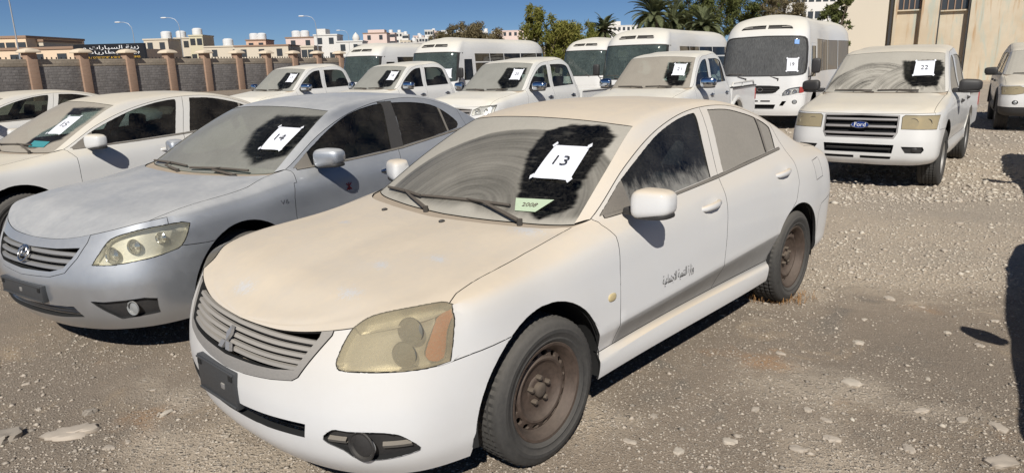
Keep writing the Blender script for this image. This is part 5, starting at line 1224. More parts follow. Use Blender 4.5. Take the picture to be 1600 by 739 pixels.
        if full:
            h = empty('headlight', (0, 0, 0), 0, root); B.panel('lens', pn['headlight'], M['lens_clear'], h, sd, off=.003, gap=.003, depth=.01); B.panel('reflector', pn['headlight'], M['reflector'], h, sd, off=-.035, gap=.004, depth=0)
            for ly in (.66, .80):
                Pf, nn = fs.front(ly, .90); c = Pf-nn*.02; c.y *= sd; MB().lathe([(.05, .02), (.045, .022), (.03, -.006), (.001, -.01)], 18, 'x').xf(Matrix.Translation(c)).build('lamp', M['lamp_bright'], h, 40)
            fa_ = [f for f in pn['headlight'] if f.calc_center_median().y > .89]
            if fa_: B.panel('turn_signal', fa_, M['red_lens'], h, sd, off=.005, gap=.001, depth=.006)
            g = B.panel('fog_light', pn['fog'], M['chrome'], root, sd, off=-.01, gap=0, depth=-.012)
            Pf, nn = fs.front(.80, .66); c = Pf-nn*.008; c.y *= sd; MB().lathe([(.045, 0), (.043, .008), (.02, .012), (.001, .013)], 18, 'x').xf(Matrix.Translation(c)).build('fog_lamp', M['fog_glass'], g, 40)
        for xx in (-1.25, -L+1.75):
            wv = empty('wheel', (xx, .86*sd, .37), 0, root); make_wheel(wv, M, .375, .22, .21, 'steel', 10, False)
            if sd < 0: wv.rotation_euler = (0, 0, math.pi)
    for a, b, c in (((-.03, -.35, 1.20), (-.05, -.55, 1.24), [(-.10, -.80, 1.31), (-.075, -.25, 1.30)]), ((-.03, .40, 1.20), (-.05, .2, 1.24), [(-.075, -.02, 1.30), (-.10, .55, 1.31)])): wiper(M, root, fs, a, b, c)
    cb = MB().box((-L+.2, -.95, .60), (-.25, .95, .66)); cb.build('cabin_floor', M['interior'], root); MB().box((-.35, -.9, .66), (-.2, .9, 1.15)).build('dashboard', M['dash'], root)
    MB().box((-L+.3, -.4, .38), (-.3, .4, .6)).build('chassis', M['black'], root)
    for x in (-1.35, -2.6, -3.6, -4.6):
        for y in (-.55, .55): build_seat('seat', M, root, x, y, .8 if x < -2 else .5, z=.75)
    MB().cbox((-.95, -.14, 1.98), (-.90, .14, 2.07), .015).build('rearview_mirror', M['dark_plastic'], root, 40)
    return root, fs, sh, B
M['screen_dark'] = glass_mat('bus windscreen, streaked dust', (.20, .22, .23), .30, dustcol=(.34, .34, .33), streak=True)
M['screen_green'] = glass_mat('bus windscreen, greenish', (.42, .56, .54), .20, dustcol=(.28, .36, .34), streak=True)  # greenish film colour lightens the pane, standing in for reflections
M['glass_tan'] = glass_mat('bus side glass under dust', (.1, .1, .1), .72, dustcol=(.30, .26, .21), streak=True)
# ---------------------------------------------------------------- ground
def at_px(px, py, Y):
    """point at depth Y whose direction is that of photo pixel (px,py); used only to survey positions"""
    d = _f+_r*((px-800.)/F_PX)+_u*((369.5-py)/F_PX); k = Y/d.y
    return Vector((0, 0, CAM_H))+d*k
def ground_mat():
    """compacted dirt with grit near the front row, paler loose gravel across the aisle"""
    t = NT('dusty gravel ground'); ob = t.obj(); X, Y, Z = t.sep(ob)[0:3]
    big = t.noise(.45, 4., .6, ob, .4); mid = t.noise(1.9, 5., .65, ob, .8); sm = t.noise(7., 5., .65, ob, .5); grit = t.noise(170., 5., .75, ob); fine = t.noise(60., 5., .7, ob)
    def cells(scale, lo, hi):
        v = t.t.nodes.new('ShaderNodeTexVoronoi'); v.inputs['Scale'].default_value = scale; t.t.links.new(ob, v.inputs['Vector'])
        k = t.n('SeparateColor', {0: v.outputs['Color']}); return t.ramp(v.outputs['Distance'], .5, .15), t.mix(k, lo, hi), t.n('SeparateColor', {0: v.outputs['Color']}, 1)
    d1, c1, k1 = cells(34., (.20, .175, .145), (.68, .61, .51)); d2, c2, k2 = cells(85., (.11, .095, .08), (.66, .58, .48)); d3, c3, k3 = cells(190., (.07, .06, .05), (.66, .57, .46))
    dirt = t.mix(t.ramp(big, .3, .7), (.25, .205, .16), (.35, .28, .21)); dirt = t.mix(t.ramp(mid, .55, .72), dirt, (.43, .33, .225)); dirt = t.mix(t.math('MULTIPLY', t.ramp(t.noise(1.1, 4., .6, t.n('VectorMath', {0: ob, 1: (7., 3., 0.)}, operation='ADD')), .60, .72), .8), dirt, (.42, .245, .125))
    dirt = t.mix(t.ramp(mid, .45, .28), dirt, (.225, .195, .16))
    peb = t.math('MULTIPLY', t.math('MULTIPLY', d2, t.ramp(k2, .5, .75)), t.ramp(sm, .35, .6)); dirt = t.mix(t.math('MULTIPLY', peb, .9), dirt, c2); dirt = t.mix(t.math('MULTIPLY', d3, .7), dirt, c3)
    grav = t.mix(t.ramp(big, .3, .7), (.45, .38, .30), (.56, .46, .345)); grav = t.mix(t.math('MULTIPLY', d1, t.ramp(k1, .3, .6)), grav, c1); grav = t.mix(t.math('MULTIPLY', t.math('MULTIPLY', d2, t.ramp(k2, .3, .5)), .8), grav, c2); grav = t.mix(t.math('MULTIPLY', d3, .3), grav, c3)
    yy = t.math('ADD', Y, t.math('MULTIPLY', t.math('SUBTRACT', mid, .5), 2.2)); xx = t.math('ADD', X, t.math('MULTIPLY', t.math('SUBTRACT', big, .5), 3.))
    zone = t.math('MULTIPLY', t.ramp(yy, 4.3, 5.3), t.ramp(xx, -.6, 1.6)); zone = t.math('MAXIMUM', zone, t.math('MULTIPLY', t.ramp(yy, 3.9, 3.1), t.ramp(t.noise(.9, 3., .5, ob), .5, .62)))
    c = t.mix(zone, dirt, grav); c = t.mix(t.math('MULTIPLY', t.ramp(grit, .46, .32), .7), c, (.10, .085, .07)); c = t.mix(t.math('MULTIPLY', t.ramp(grit, .58, .70), .5), c, (.62, .55, .46))
    h = t.math('ADD', t.math('MULTIPLY', t.math('MULTIPLY', d1, zone), .8), t.math('ADD', t.math('MULTIPLY', d2, .45), t.math('ADD', t.math('MULTIPLY', fine, .5), t.math('MULTIPLY', grit, .45))))
    return t.done(t.principled(col=c, rough=.95, spec=.15, normal=t.bump(h, .7, .012)))
def gheight(x, y):
    """gentle unevenness of the lot, a few centimetres"""
    return .014*(fbm(np.asarray(x)*.55+40, np.asarray(y)*.55+40, 5, 3)-.5)+.008*(fbm(np.asarray(x)*3+9, np.asarray(y)*3+9, 9, 3)-.5)
def build_ground():
    xs = np.concatenate([np.linspace(-3000, -40, 12), np.linspace(-36, -7, 12), np.linspace(-6.5, 9, 156), np.linspace(10, 40, 12), np.linspace(60, 3000, 12)])
    ys = np.concatenate([np.linspace(-60, 0, 6), np.linspace(1, 11, 120), np.linspace(11.5, 30, 30), np.linspace(34, 200, 20), np.linspace(260, 4000, 14)])
    X, Y = np.meshgrid(xs, ys); Z = gheight(X, Y)*np.clip(1.4-np.hypot(X, Y-5)/30, 0, 1)
    n, m = X.shape; ids = np.arange(n*m).reshape(n, m)
    f = np.stack([ids[:-1, :-1], ids[:-1, 1:], ids[1:, 1:], ids[1:, :-1]], -1).reshape(-1, 4)
    o = mesh_obj('ground', np.stack([X, Y, Z], -1).reshape(-1, 3), f.tolist(), ground_mat(), None, 180); tag(o, 'dusty gravel lot', kind='structure')
build_ground()
def stone_mat():
    t = NT('limestone pebbles'); a = t.n('Attribute', out=2, attribute_name='tone'); n = t.noise(60., 4.)
    c = t.mix(t.ramp(a, 0., .55), (.26, .23, .195), (.52, .45, .37)); c = t.mix(t.ramp(a, .55, 1.), c, (.66, .60, .50)); c = t.mix(t.math('MULTIPLY', n, .35), c, (.38, .33, .27))
    return t.done(t.principled(col=c, rough=.92, spec=.2, normal=t.bump(n, .3, .004)))
SM = stone_mat()
def pebbles(name, N, area, smin, smax, seed, label):
    """loose chippings: one mesh of small faceted stones"""
    g = np.random.default_rng(seed); K = int(N*1.0)
    x, y = area(g, K); K = len(x); zn = sstep(4.3, 5.3, y)*sstep(-.6, 1.6, x); s = smin*(smax/smin)**(g.random(K)**2.2)*(.7+.5*zn)
    base = np.array([(1, 0, 0), (0, 1, 0), (-1, 0, 0), (0, -1, 0), (0, 0, 1), (0, 0, -1)], float); F0 = np.array([(0, 1, 4), (1, 2, 4), (2, 3, 4), (3, 0, 4), (1, 0, 5), (2, 1, 5), (3, 2, 5), (0, 3, 5)])
    V = base[None]*(1+.45*(g.random((K, 6, 1))-.5)) + .3*(g.random((K, 6, 3))-.5)
    V[:, :, 2] *= (.35+.35*g.random((K, 1))); V[:, :, 0] *= 1+.5*g.random((K, 1)); an = g.random(K)*6.283; ca, sa = np.cos(an)[:, None], np.sin(an)[:, None]
    vx = V[:, :, 0]*ca-V[:, :, 1]*sa; vy = V[:, :, 0]*sa+V[:, :, 1]*ca; V[:, :, 0] = vx; V[:, :, 1] = vy
    V = V*s[:, None, None]/2; z = gheight(x, y); V += np.stack([x, y, z+s*.10], -1)[:, None, :]
    F = (F0[None]+np.arange(K)[:, None, None]*6).reshape(-1, 3)
    me = bpy.data.meshes.new(name); me.vertices.add(K*6); me.vertices.foreach_set('co', V.reshape(-1).astype(np.float32)); nf = len(F)
    me.loops.add(nf*3); me.loops.foreach_set('vertex_index', F.reshape(-1).astype(np.int32)); me.polygons.add(nf); me.polygons.foreach_set('loop_start', np.arange(0, nf*3, 3, dtype=np.int32)); me.update(calc_edges=True)
    a = me.attributes.new('tone', 'FLOAT', 'POINT'); a.data.foreach_set('value', np.repeat(np.clip((.0+.75*g.random(K))*(1-zn)+(.35+.65*g.random(K))*zn+.3*(g.random(K) > .94), 0, 1), 6).astype(np.float32))
    o = mobj(name, me, SM); tag(o, label, 'gravel', kind='stuff'); return o
def near_area(g, K):
    d = 2.2*(11/2.2)**(g.random(K)**.85); lat = (g.random(K)*2-1)*.84; x = d*lat; y = d
    keep = fbm(x*1.1+50, y*1.1+50, 77, 3) > .36+.22*(g.random(K)-.5)
    return x[keep], y[keep]
def far_area(g, K):
    d = 8*(24/8)**g.random(K); lat = (g.random(K)*2-1)*.85; return d*lat, d
pebbles('gravel', 130000, near_area, .005, .024, 3, 'grey and tan gravel scattered over the lot')
pebbles('coarse_gravel', 5000, near_area, .018, .05, 4, 'coarser stone chips lying among the gravel')
pebbles('far_gravel', 26000, far_area, .02, .07, 5, 'pale gravel on the far part of the lot')
def flat_stone(x, y, sx, sy, h, rz, seed, label, tone=.8):
    g = random.Random(seed); bm = bmesh.new(); bmesh.ops.create_icosphere(bm, subdivisions=3, radius=1.)
    for v in bm.verts:
        p = v.co; n = fbm(np.array([p.x*1.9+seed]), np.array([p.y*1.9+p.z*.7]), seed, 3)[0]-.5; k = 1+1.3*n
        v.co = Vector((math.copysign(abs(p.x)**.8, p.x)*sx*k, math.copysign(abs(p.y)**.8, p.y)*sy*k, math.copysign(abs(p.z)**.45, p.z)*h*(1+.9*n)))
    o = bm_obj('stone', bm, SM, None, 28); o.location = (x, y, float(gheight(x, y))+h*.25); o.rotation_euler = (0, 0, rz)
    a = o.data.attributes.new('tone', 'FLOAT', 'POINT'); a.data.foreach_set('value', np.full(len(o.data.vertices), tone, np.float32))
    tag(o, label, 'stone', 'loose stones on the gravel'); return o
def gpx(px, py):
    d = _f+_r*((px-800.)/F_PX)+_u*((369.5-py)/F_PX); k = -CAM_H/d.z; return d.x*k, d.y*k
_bigs = [(112, 676, .105, .065, .02, 'largest pale flat stone lying before the silver sedan', .55), (140, 646, .032, .02, .018, 'small dark brown stone lying beside the large pale flat stone', .12), (262, 645, .04, .018, .008, 'thin pale flake of stone between the two front cars', .8), (12, 685, .06, .05, .03, 'dark grey lump of stone at the pebbly patch', .2)]
for k, (px, py, a, b, h, lab, tn) in enumerate(_bigs): x, y = gpx(px, py); flat_stone(x, y, a, b, h, .3+.4*k, 11+k, lab, tn)
_r2 = random.Random(5)
for k, (px, py, a) in enumerate([(1390, 468, .06), (1340, 535, .05), (1328, 598, .075), (1440, 640, .05), (1300, 685, .05), (1245, 700, .05), (1420, 700, .05), (1560, 668, .06), (1560, 722, .10), (1450, 592, .03), (1290, 655, .035), (1220, 552, .04), (1530, 540, .04), (1555, 502, .04), (1180, 640, .04), (1140, 690, .05), (1060, 705, .045), (1262, 640, .04), (1350, 500, .035), (1480, 520, .035), (985, 690, .04), (1020, 650, .035), (1505, 655, .045), (1375, 430, .05), (1500, 350, .06), (1330, 420, .04), (1440, 480, .03), (40, 600, .03), (200, 690, .03), (170, 700, .04), (60, 640, .03), (240, 610, .025)]):
    x, y = gpx(px, py); flat_stone(x, y, a*.66, a*.46, a*.17, _r2.random()*3, 40+k, 'flat pale limestone chunk half sunk in the gravel', .35+.4*_r2.random())
# dry grass tuft by the rear wheel
def dry_grass():
    g = np.random.default_rng(8); m = MB()
    for k in range(170):
        a = g.random()*6.28; r = .16*g.random()**.6; x = r*math.cos(a)*1.6; y = r*math.sin(a); h = .02+.05*g.random(); b = g.random()*6.28; l = .04+.05*g.random(); w_ = .0016
        p0 = Vector((x, y, 0)); p1 = p0+Vector((math.cos(b)*l*.5, math.sin(b)*l*.5, h)); p2 = p0+Vector((math.cos(b)*l, math.sin(b)*l, h*.5)); s = Vector((-math.sin(b), math.cos(b), 0))*w_
        m.add([p0-s, p0+s, p1+s, p1-s, p2], [(0, 1, 2, 3), (3, 2, 4)])
    x, y = gpx(1222, 468); o = m.build('dry_grass', simple('dry orange grass', (.30, .16, .06), .9), None); o.location = (x, y, .002); tag(o, 'tuft of dry orange grass under the rear tyre', 'grass', kind='stuff')
dry_grass()
# ---------------------------------------------------------------- boundary wall with brick piers
def brick_mat():
    t = NT('brown brick piers'); ob = t.obj(); br = t.n('TexBrick', {'Vector': t.n('Mapping', {0: ob, 2: (R(90), 0, 0)}), 'Color1': (.42, .265, .185), 'Color2': (.35, .215, .15), 'Mortar': (.33, .27, .21), 'Scale': 1., 'Mortar Size': .012, 'Brick Width': .24, 'Row Height': .085})
    c = t.mix(t.math('MULTIPLY', t.noise(2., 5.), .4), br, (.40, .27, .19)); return t.done(t.principled(col=c, rough=.9, spec=.2))
def block_mat(name, c1, c2, rough=1.):
    t = NT(name); ob = t.obj(); br = t.n('TexBrick', {'Vector': t.n('Mapping', {0: ob, 2: (R(90), 0, 0)}), 'Color1': c1, 'Color2': c2, 'Mortar': [x*.55 for x in c1], 'Scale': 1., 'Mortar Size': .012, 'Brick Width': .45, 'Row Height': .2})
    n = t.noise(7., 6., .7); c = t.mix(t.math('MULTIPLY', n, .5), br, [x*.6 for x in c2]); return t.done(t.principled(col=c, rough=.95, spec=.2, normal=t.bump(n, rough, .06)))
M['brick'] = brick_mat(); M['block_dark'] = block_mat('dark split-face blocks', (.20, .187, .176), (.29, .27, .255)); M['block_beige'] = block_mat('beige blocks', (.42, .36, .28), (.48, .41, .32), .4)
M['cap'] = simple('cream pier cap', (.72, .60, .45), .85, scale=2.)
FA = Vector((-34.0, 51.0, 0)); FD = Vector((13, 28, 0)).normalized(); FS = 3.86; FRZ = math.atan2(FD.y, FD.x)
def pier():
    r = empty('brick_pier'); MB().cbox((-.34, -.34, 0), (.34, .34, 3.38), .015).build('shaft', M['brick'], r, 30); m = MB()
    m.cbox((-.56, -.56, 3.36), (.56, .56, 3.47), .02); b = [(-.54, -.54, 3.47), (.54, -.54, 3.47), (.54, .54, 3.47), (-.54, .54, 3.47), (-.38, -.38, 3.62), (.38, -.38, 3.62), (.38, .38, 3.62), (-.38, .38, 3.62), (-.1, -.1, 3.69), (.1, -.1, 3.69), (.1, .1, 3.69), (-.1, .1, 3.69)]
    m.add(b, [(0, 1, 5, 4), (1, 2, 6, 5), (2, 3, 7, 6), (3, 0, 4, 7), (4, 5, 9, 8), (5, 6, 10, 9), (6, 7, 11, 10), (7, 4, 8, 11), (8, 9, 10, 11)]); m.build('cap', M['cap'], r, 40)
    return tag(r, 'brown brick pier with cream pyramid cap in the boundary wall', 'pier', 'brick piers of the boundary wall')
def wallpanel():
    r = empty('wall_panel'); w2 = (FS-.68)/2; MB().cbox((-w2, -.15, 0), (w2, .15, 2.40), .01).build('dark_blocks', M['block_dark'], r, 30); MB().cbox((-w2, -.17, 2.40), (w2, .17, 2.92), .015).build('beige_band', M['block_beige'], r, 30)
    m = MB()
    for k in range(9): x = -w2+.18+k*(2*w2-.36)/8; m.cbox((x-.035, -.035, 2.92), (x+.035, .035, 3.06), .012)
    m.build('finials', M['trim_dark'], r, 40); return tag(r, 'dark split-face block wall panel with beige top band between brick piers', 'wall', 'boundary wall panels')
p0 = pier(); w0 = wallpanel(); _cm = children_map()
for k in range(-3, 17):
    c = FA+FD*(FS*k); o = p0 if k == -3 else copy_tree(p0, None, _cm); o.location = c; o.rotation_euler = (0, 0, FRZ)
    o = w0 if k == -3 else copy_tree(w0, None, _cm); o.location = c+FD*(FS/2); o.rotation_euler = (0, 0, FRZ)
# ---------------------------------------------------------------- houses beyond
def plaster(name, c): return simple(name, c, .9, var=.06, scale=.6, spec=.2)
PL = {k: plaster(k+' plaster', v) for k, v in dict(peach=(.74, .58, .42), cream=(.62, .55, .44), white=(.70, .68, .64), pink=(.70, .56, .50), yellow=(.62, .56, .40), grey=(.50, .48, .45), salmon=(.68, .46, .34)).items()}
M['win'] = simple('dark window', (.05, .055, .06), .2); M['roofedge'] = simple('brown roof edge', (.30, .20, .14), .8); M['tank'] = simple('white water tank', (.75, .75, .74), .6)
def house(px0, px1, pt, Y, col, label, group=None, floors=2, tank=None, step=None, edge=None, base=None, wcols=None, depth=None):
    """block spanning photo columns px0..px1 at distance Y, its top at row pt"""
    a = at_px(px0, pt, Y); b = at_px(px1, pt, Y); w_ = b.x-a.x; h = (a.z+b.z)/2; dp = depth or max(6., w_*.8)
    r = empty('house', ((a.x+b.x)/2, Y, 0)); x0, x1 = -w_/2, w_/2
    MB().box((x0, 0, -2), (x1, dp, h)).build('wall', PL[col], r)
    MB().box((x0-.15, -.15, h), (x1+.15, .15, h+.28)).box((x0-.15, .15, h), (x0+.15, dp, h+.28)).box((x1-.15, .15, h), (x1+.15, dp, h+.28)).build('parapet', M[edge] if edge else PL[col], r)
    if step: s0, s1, sh_, sc = step; MB().box((x0+w_*s0, .6, h), (x0+w_*s1, dp*.8, h+sh_)).build('upper_storey', PL[sc], r)
    n = wcols or max(2, int(w_/3)); wm = None
    for fl in range(floors):
        z = h-1.1-fl*3.3
        if z < .5: break
        for k in range(n):
            x = x0+w_*(k+.5)/n; o = MB().box((-.55, -.06, -.8), (.55, .05, .6)).build('window', M['win'], r) if wm is None else bpy.data.objects.new('window', wm)
            if wm is None: wm = o.data
            else: link(o, r)
            o.location = (x, 0, z)
    if tank is not None:
        for tx in (tank if isinstance(tank, (list, tuple)) else (tank,)): MB().lathe([(.001, 0), (1.0, 0), (1.05, .3), (1.05, 1.5), (.7, 1.75), (.001, 1.8)], 14, 'z').xf(Matrix.Translation((x0+w_*tx, dp*.3, h+(step[2] if step and step[0] < tx < step[1] else .0)+.02))).build('water_tank', M['tank'], r, 40)
    tag(r, label, 'house', group); return r
house(-60, 40, 61, 88, 'peach', 'tall peach building with brown roof edge beside the black shop sign', None, 2, edge='roofedge', wcols=6, depth=12)
house(41, 67, 66, 90, 'cream', 'cream upper block stepped behind the long low peach shop', None, 1, edge='roofedge', depth=8)
house(-70, 114, 79, 84, 'peach', 'long low peach shop building behind the boundary wall', None, 1, edge='roofedge', wcols=5, depth=3.5)
G1 = 'houses beyond the boundary wall'
house(76, 94, 70, 260, 'white', 'low white house with a roof tank far behind the peach shop', G1, 1, tank=.3); house(98, 112, 71, 270, 'white', 'low white house without a roof tank beside the black shop sign', G1, 1)
house(224, 262, 63, 150, 'cream', 'cream house with white water tank right of the black shop sign', G1, 2, tank=.8); house(272, 296, 61, 160, 'cream', 'cream house with a planted balcony beside the yellow house', G1, 2, tank=.25); house(295, 316, 57, 158, 'yellow', 'tall pale yellow house with roof tank', G1, 3, tank=.4)
house(318, 384, 74, 150, 'cream', 'long low cream wall building with one roof tank', G1, 1, tank=.5); house(384, 415, 64, 170, 'salmon', 'salmon house with two roof tanks', G1, 2, tank=(.3, .7), edge='roofedge'); house(366, 450, 73, 140, 'cream', 'wide cream house with dark roof edge below the salmon house', G1, 1, edge='roofedge')
house(446, 492, 60, 170, 'pink', 'wide pink house with brown roof edge and roof tanks', G1, 2, tank=(.3, .6), edge='roofedge'); house(470, 490, 74, 140, 'cream', 'small cream house under the pink house', G1, 1); house(490, 526, 56, 165, 'white', 'tall white stepped house', G1, 3, step=(.1, .5, 1.5, 'white')); house(525, 566, 66, 160, 'white', 'plain white block beside the tall stepped house', G1, 2)
house(567, 604, 53, 230, 'pink', 'pink apartment block with flat brown roof', G1, 4, step=(.2, .9, 1.2, 'pink'), edge='roofedge'); house(560, 664, 70, 140, 'grey', 'long grey flat building behind the left minibuses', G1, 1)
_hr = random.Random(21)
for k in range(34):                                         # hillside town
    px = 600+k*6.2+_hr.uniform(-3, 3) if k < 24 else 700+(k-24)*13+_hr.uniform(-3, 3); pt = (66-14*_hr.random() if px < 660 else 57-9*_hr.random()); wd = _hr.uniform(9, 17)
    c = _hr.choice(['white', 'white', 'cream', 'white', 'pink', 'yellow']); house(px, px+wd, pt, _hr.uniform(330, 460), c, 'pale house crowded on the far hillside' if c in ('white', 'cream', 'yellow') else 'pink house crowded on the far hillside', 'houses on the far hillside', 4, tank=_hr.random() if _hr.random() < .4 else None, wcols=3)
house(776, 818, 49, 300, 'pink', 'broad pale pink apartment block left of the leafy tree', G1, 4, wcols=5); house(950, 1000, 41, 320, 'white', 'white apartment block seen beside the date palm', G1, 4, step=(.1, .4, 2, 'white'), wcols=7); house(1230, 1330, -12, 150, 'white', 'white apartment block with rows of windows behind the trees', G1, 4, wcols=9)
# mosque dome
_m = empty('minaret', (at_px(557, 70, 240).x, 240, 0)); MB().box((-1.2, -1.2, 0), (1.2, 1.2, 9.5)).build('tower', PL['white'], _m); MB().lathe([(1.5, 9.5), (1.5, 10.3), (1.0, 10.5), (1.3, 11.4), (.9, 12.3), (.1, 13.2), (.001, 13.3)], 16, 'z').build('dome', PL['white'], _m, 60); tag(_m, 'small white domed tower rising behind the minibuses', 'tower')
# hills
def hills():
    xs = np.linspace(-900, 900, 90); ys = np.linspace(250, 1400, 30); X, Y = np.meshgrid(xs, ys)
    Z = np.clip((Y-250)/260, 0, 1)**1.3*(8+10*fbm(X*.006+3, Y*.006, 2, 4))-1.; n, m = X.shape; ids = np.arange(n*m).reshape(n, m)
    f = np.stack([ids[:-1, :-1], ids[:-1, 1:], ids[1:, 1:], ids[1:, :-1]], -1).reshape(-1, 4); o = mesh_obj('hills', np.stack([X, Y, Z], -1).reshape(-1, 3), f.tolist(), simple('pale dry hill', (.42, .35, .28), .95, scale=.05), None, 180); tag(o, 'low dry hills', kind='structure')
hills()
# ---------------------------------------------------------------- shop sign
ARAB = {'ا': (0xFE8D, 0xFE8E, None, None), 'ب': (0xFE8F, 0xFE90, 0xFE91, 0xFE92), 'ت': (0xFE95, 0xFE96, 0xFE97, 0xFE98), 'ة': (0xFE93, 0xFE94, None, None), 'ج': (0xFE9D, 0xFE9E, 0xFE9F, 0xFEA0), 'ر': (0xFEAD, 0xFEAE, None, None), 'ز': (0xFEAF, 0xFEB0, None, None), 'س': (0xFEB1, 0xFEB2, 0xFEB3, 0xFEB4), 'ط': (0xFEC1, 0xFEC2, 0xFEC3, 0xFEC4), 'ع': (0xFEC9, 0xFECA, 0xFECB, 0xFECC), 'ل': (0xFEDD, 0xFEDE, 0xFEDF, 0xFEE0), 'م': (0xFEE1, 0xFEE2, 0xFEE3, 0xFEE4), 'ن': (0xFEE5, 0xFEE6, 0xFEE7, 0xFEE8), 'و': (0xFEED, 0xFEEE, None, None), 'ي': (0xFEF1, 0xFEF2, 0xFEF3, 0xFEF4)}
def arabic(s):
    """joined letter forms in visual order"""
    out = []; n = len(s); i = 0
    while i < n:
        ch = s[i]
        if ch not in ARAB: out.append(ch); i += 1; continue
        pj = i > 0 and s[i-1] in ARAB and ARAB[s[i-1]][2] is not None
        if ch == 'ل' and i+1 < n and s[i+1] == 'ا': out.append(chr(0xFEFC if pj else 0xFEFB)); i += 2; continue
        nj = i+1 < n and s[i+1] in ARAB and ARAB[ch][2] is not None
        f = ARAB[ch]; out.append(chr(f[3] if pj and nj else f[2] if nj else f[1] if pj else f[0])); i += 1
    return ''.join(out[::-1])
M['sign_black'] = simple('black sign board', (.012, .012, .014), .4); M['sign_white'] = simple('white letters', (.85, .85, .85), .5); M['sign_yellow'] = simple('yellow letters', (.75, .45, .05), .5)
def sign_board():
    Y = 80.; a = at_px(114, 69, Y); b = at_px(224, 69, Y); c = at_px(170, 93.5, Y); w_ = b.x-a.x; h = (a.z+b.z)/2-c.z
    r = empty('shop_sign', ((a.x+b.x)/2, Y, 0)); zt = (a.z+b.z)/2; MB().box((-w_/2, 0, zt-h), (w_/2, .5, zt)).build('board', M['sign_black'], r); MB().box((-w_/2, .5, 0), (w_/2, 9, zt-.6)).build('shop_building', PL['peach'], r)
    def put(txt, wd, ht, zc, mat, xc=0.):
        me = text_mesh(txt, 1.); xs = [v.co.x for v in me.vertices]; ys = [v.co.y for v in me.vertices]; sx = wd/(max(xs)-min(xs)); sy = ht/(max(ys)-min(ys)); mx, my = (max(xs)+min(xs))/2, (max(ys)+min(ys))/2
        for v in me.vertices: v.co = Vector((xc+(v.co.x-mx)*sx, -.03, zc+(v.co.y-my)*sy))
        mobj('lettering', me, mat, r)
    put(arabic('زينة السيارات و'), w_*.80, h*.30, zt-h*.25, M['sign_white'], w_*.03); put(arabic('بيع البطاريات'), w_*.80, h*.30, zt-h*.58, M['sign_white'], w_*.03); put('CAR ACCESSORIES & SALE OF BATTERIES', w_*.80, h*.12, zt-h*.86, M['sign_yellow'], w_*.03)
    tag(r, 'black shop sign board with white Arabic lettering above the boundary wall', 'sign')
sign_board()
# ---------------------------------------------------------------- street lamps
def lamp_proto():
    r = empty('street_lamp'); H = 9.; MB().tube([(0, 0, 0), (0, 0, H-1.4)], [.065, .045], 8).build('pole', M['lamp_metal'], r, 50)
    MB().tube([(0, 0, H-1.4), (-.12, 0, H-.7), (-.5, 0, H-.2), (-1.1, 0, H), (-1.7, 0, H+.02)], .035, 6).build('arm', M['lamp_metal'], r, 50); MB().add(*superellipsoid((-2.0, 0, H+.02), (.42, .16, .09), .7, 14, 8)).build('lamp_head', M['tank'], r, 50)
    return r
M['lamp_metal'] = simple('galvanised steel', (.45, .46, .47), .5, .5); lp = lamp_proto(); _cm = children_map()
for k, (px, Y, s, fl, lab) in enumerate([(33, 62, 1.12, 0, 'tall galvanised street lamp before the peach shop'), (215, 105, 1., 0, 'street lamp rising behind the black shop sign'), (82, 150, 1., 0, 'distant street lamp above the low white houses'), (288, 105, 1.05, 0, 'street lamp behind the yellow house with roof tank'), (415, 200, 1.15, 0, 'distant street lamp above the salmon house'), (499, 115, 1.1, 0, 'street lamp above the tall white stepped house'), (548, 160, 1.1, 0, 'street lamp beside the white domed tower')]):
    o = lp if k == 0 else copy_tree(lp, None, _cm); p = at_px(px, 100, Y); o.location = (p.x, Y, 0); o.scale = (s,)*3; tag(o, lab, 'street lamp', 'street lamps along the road')
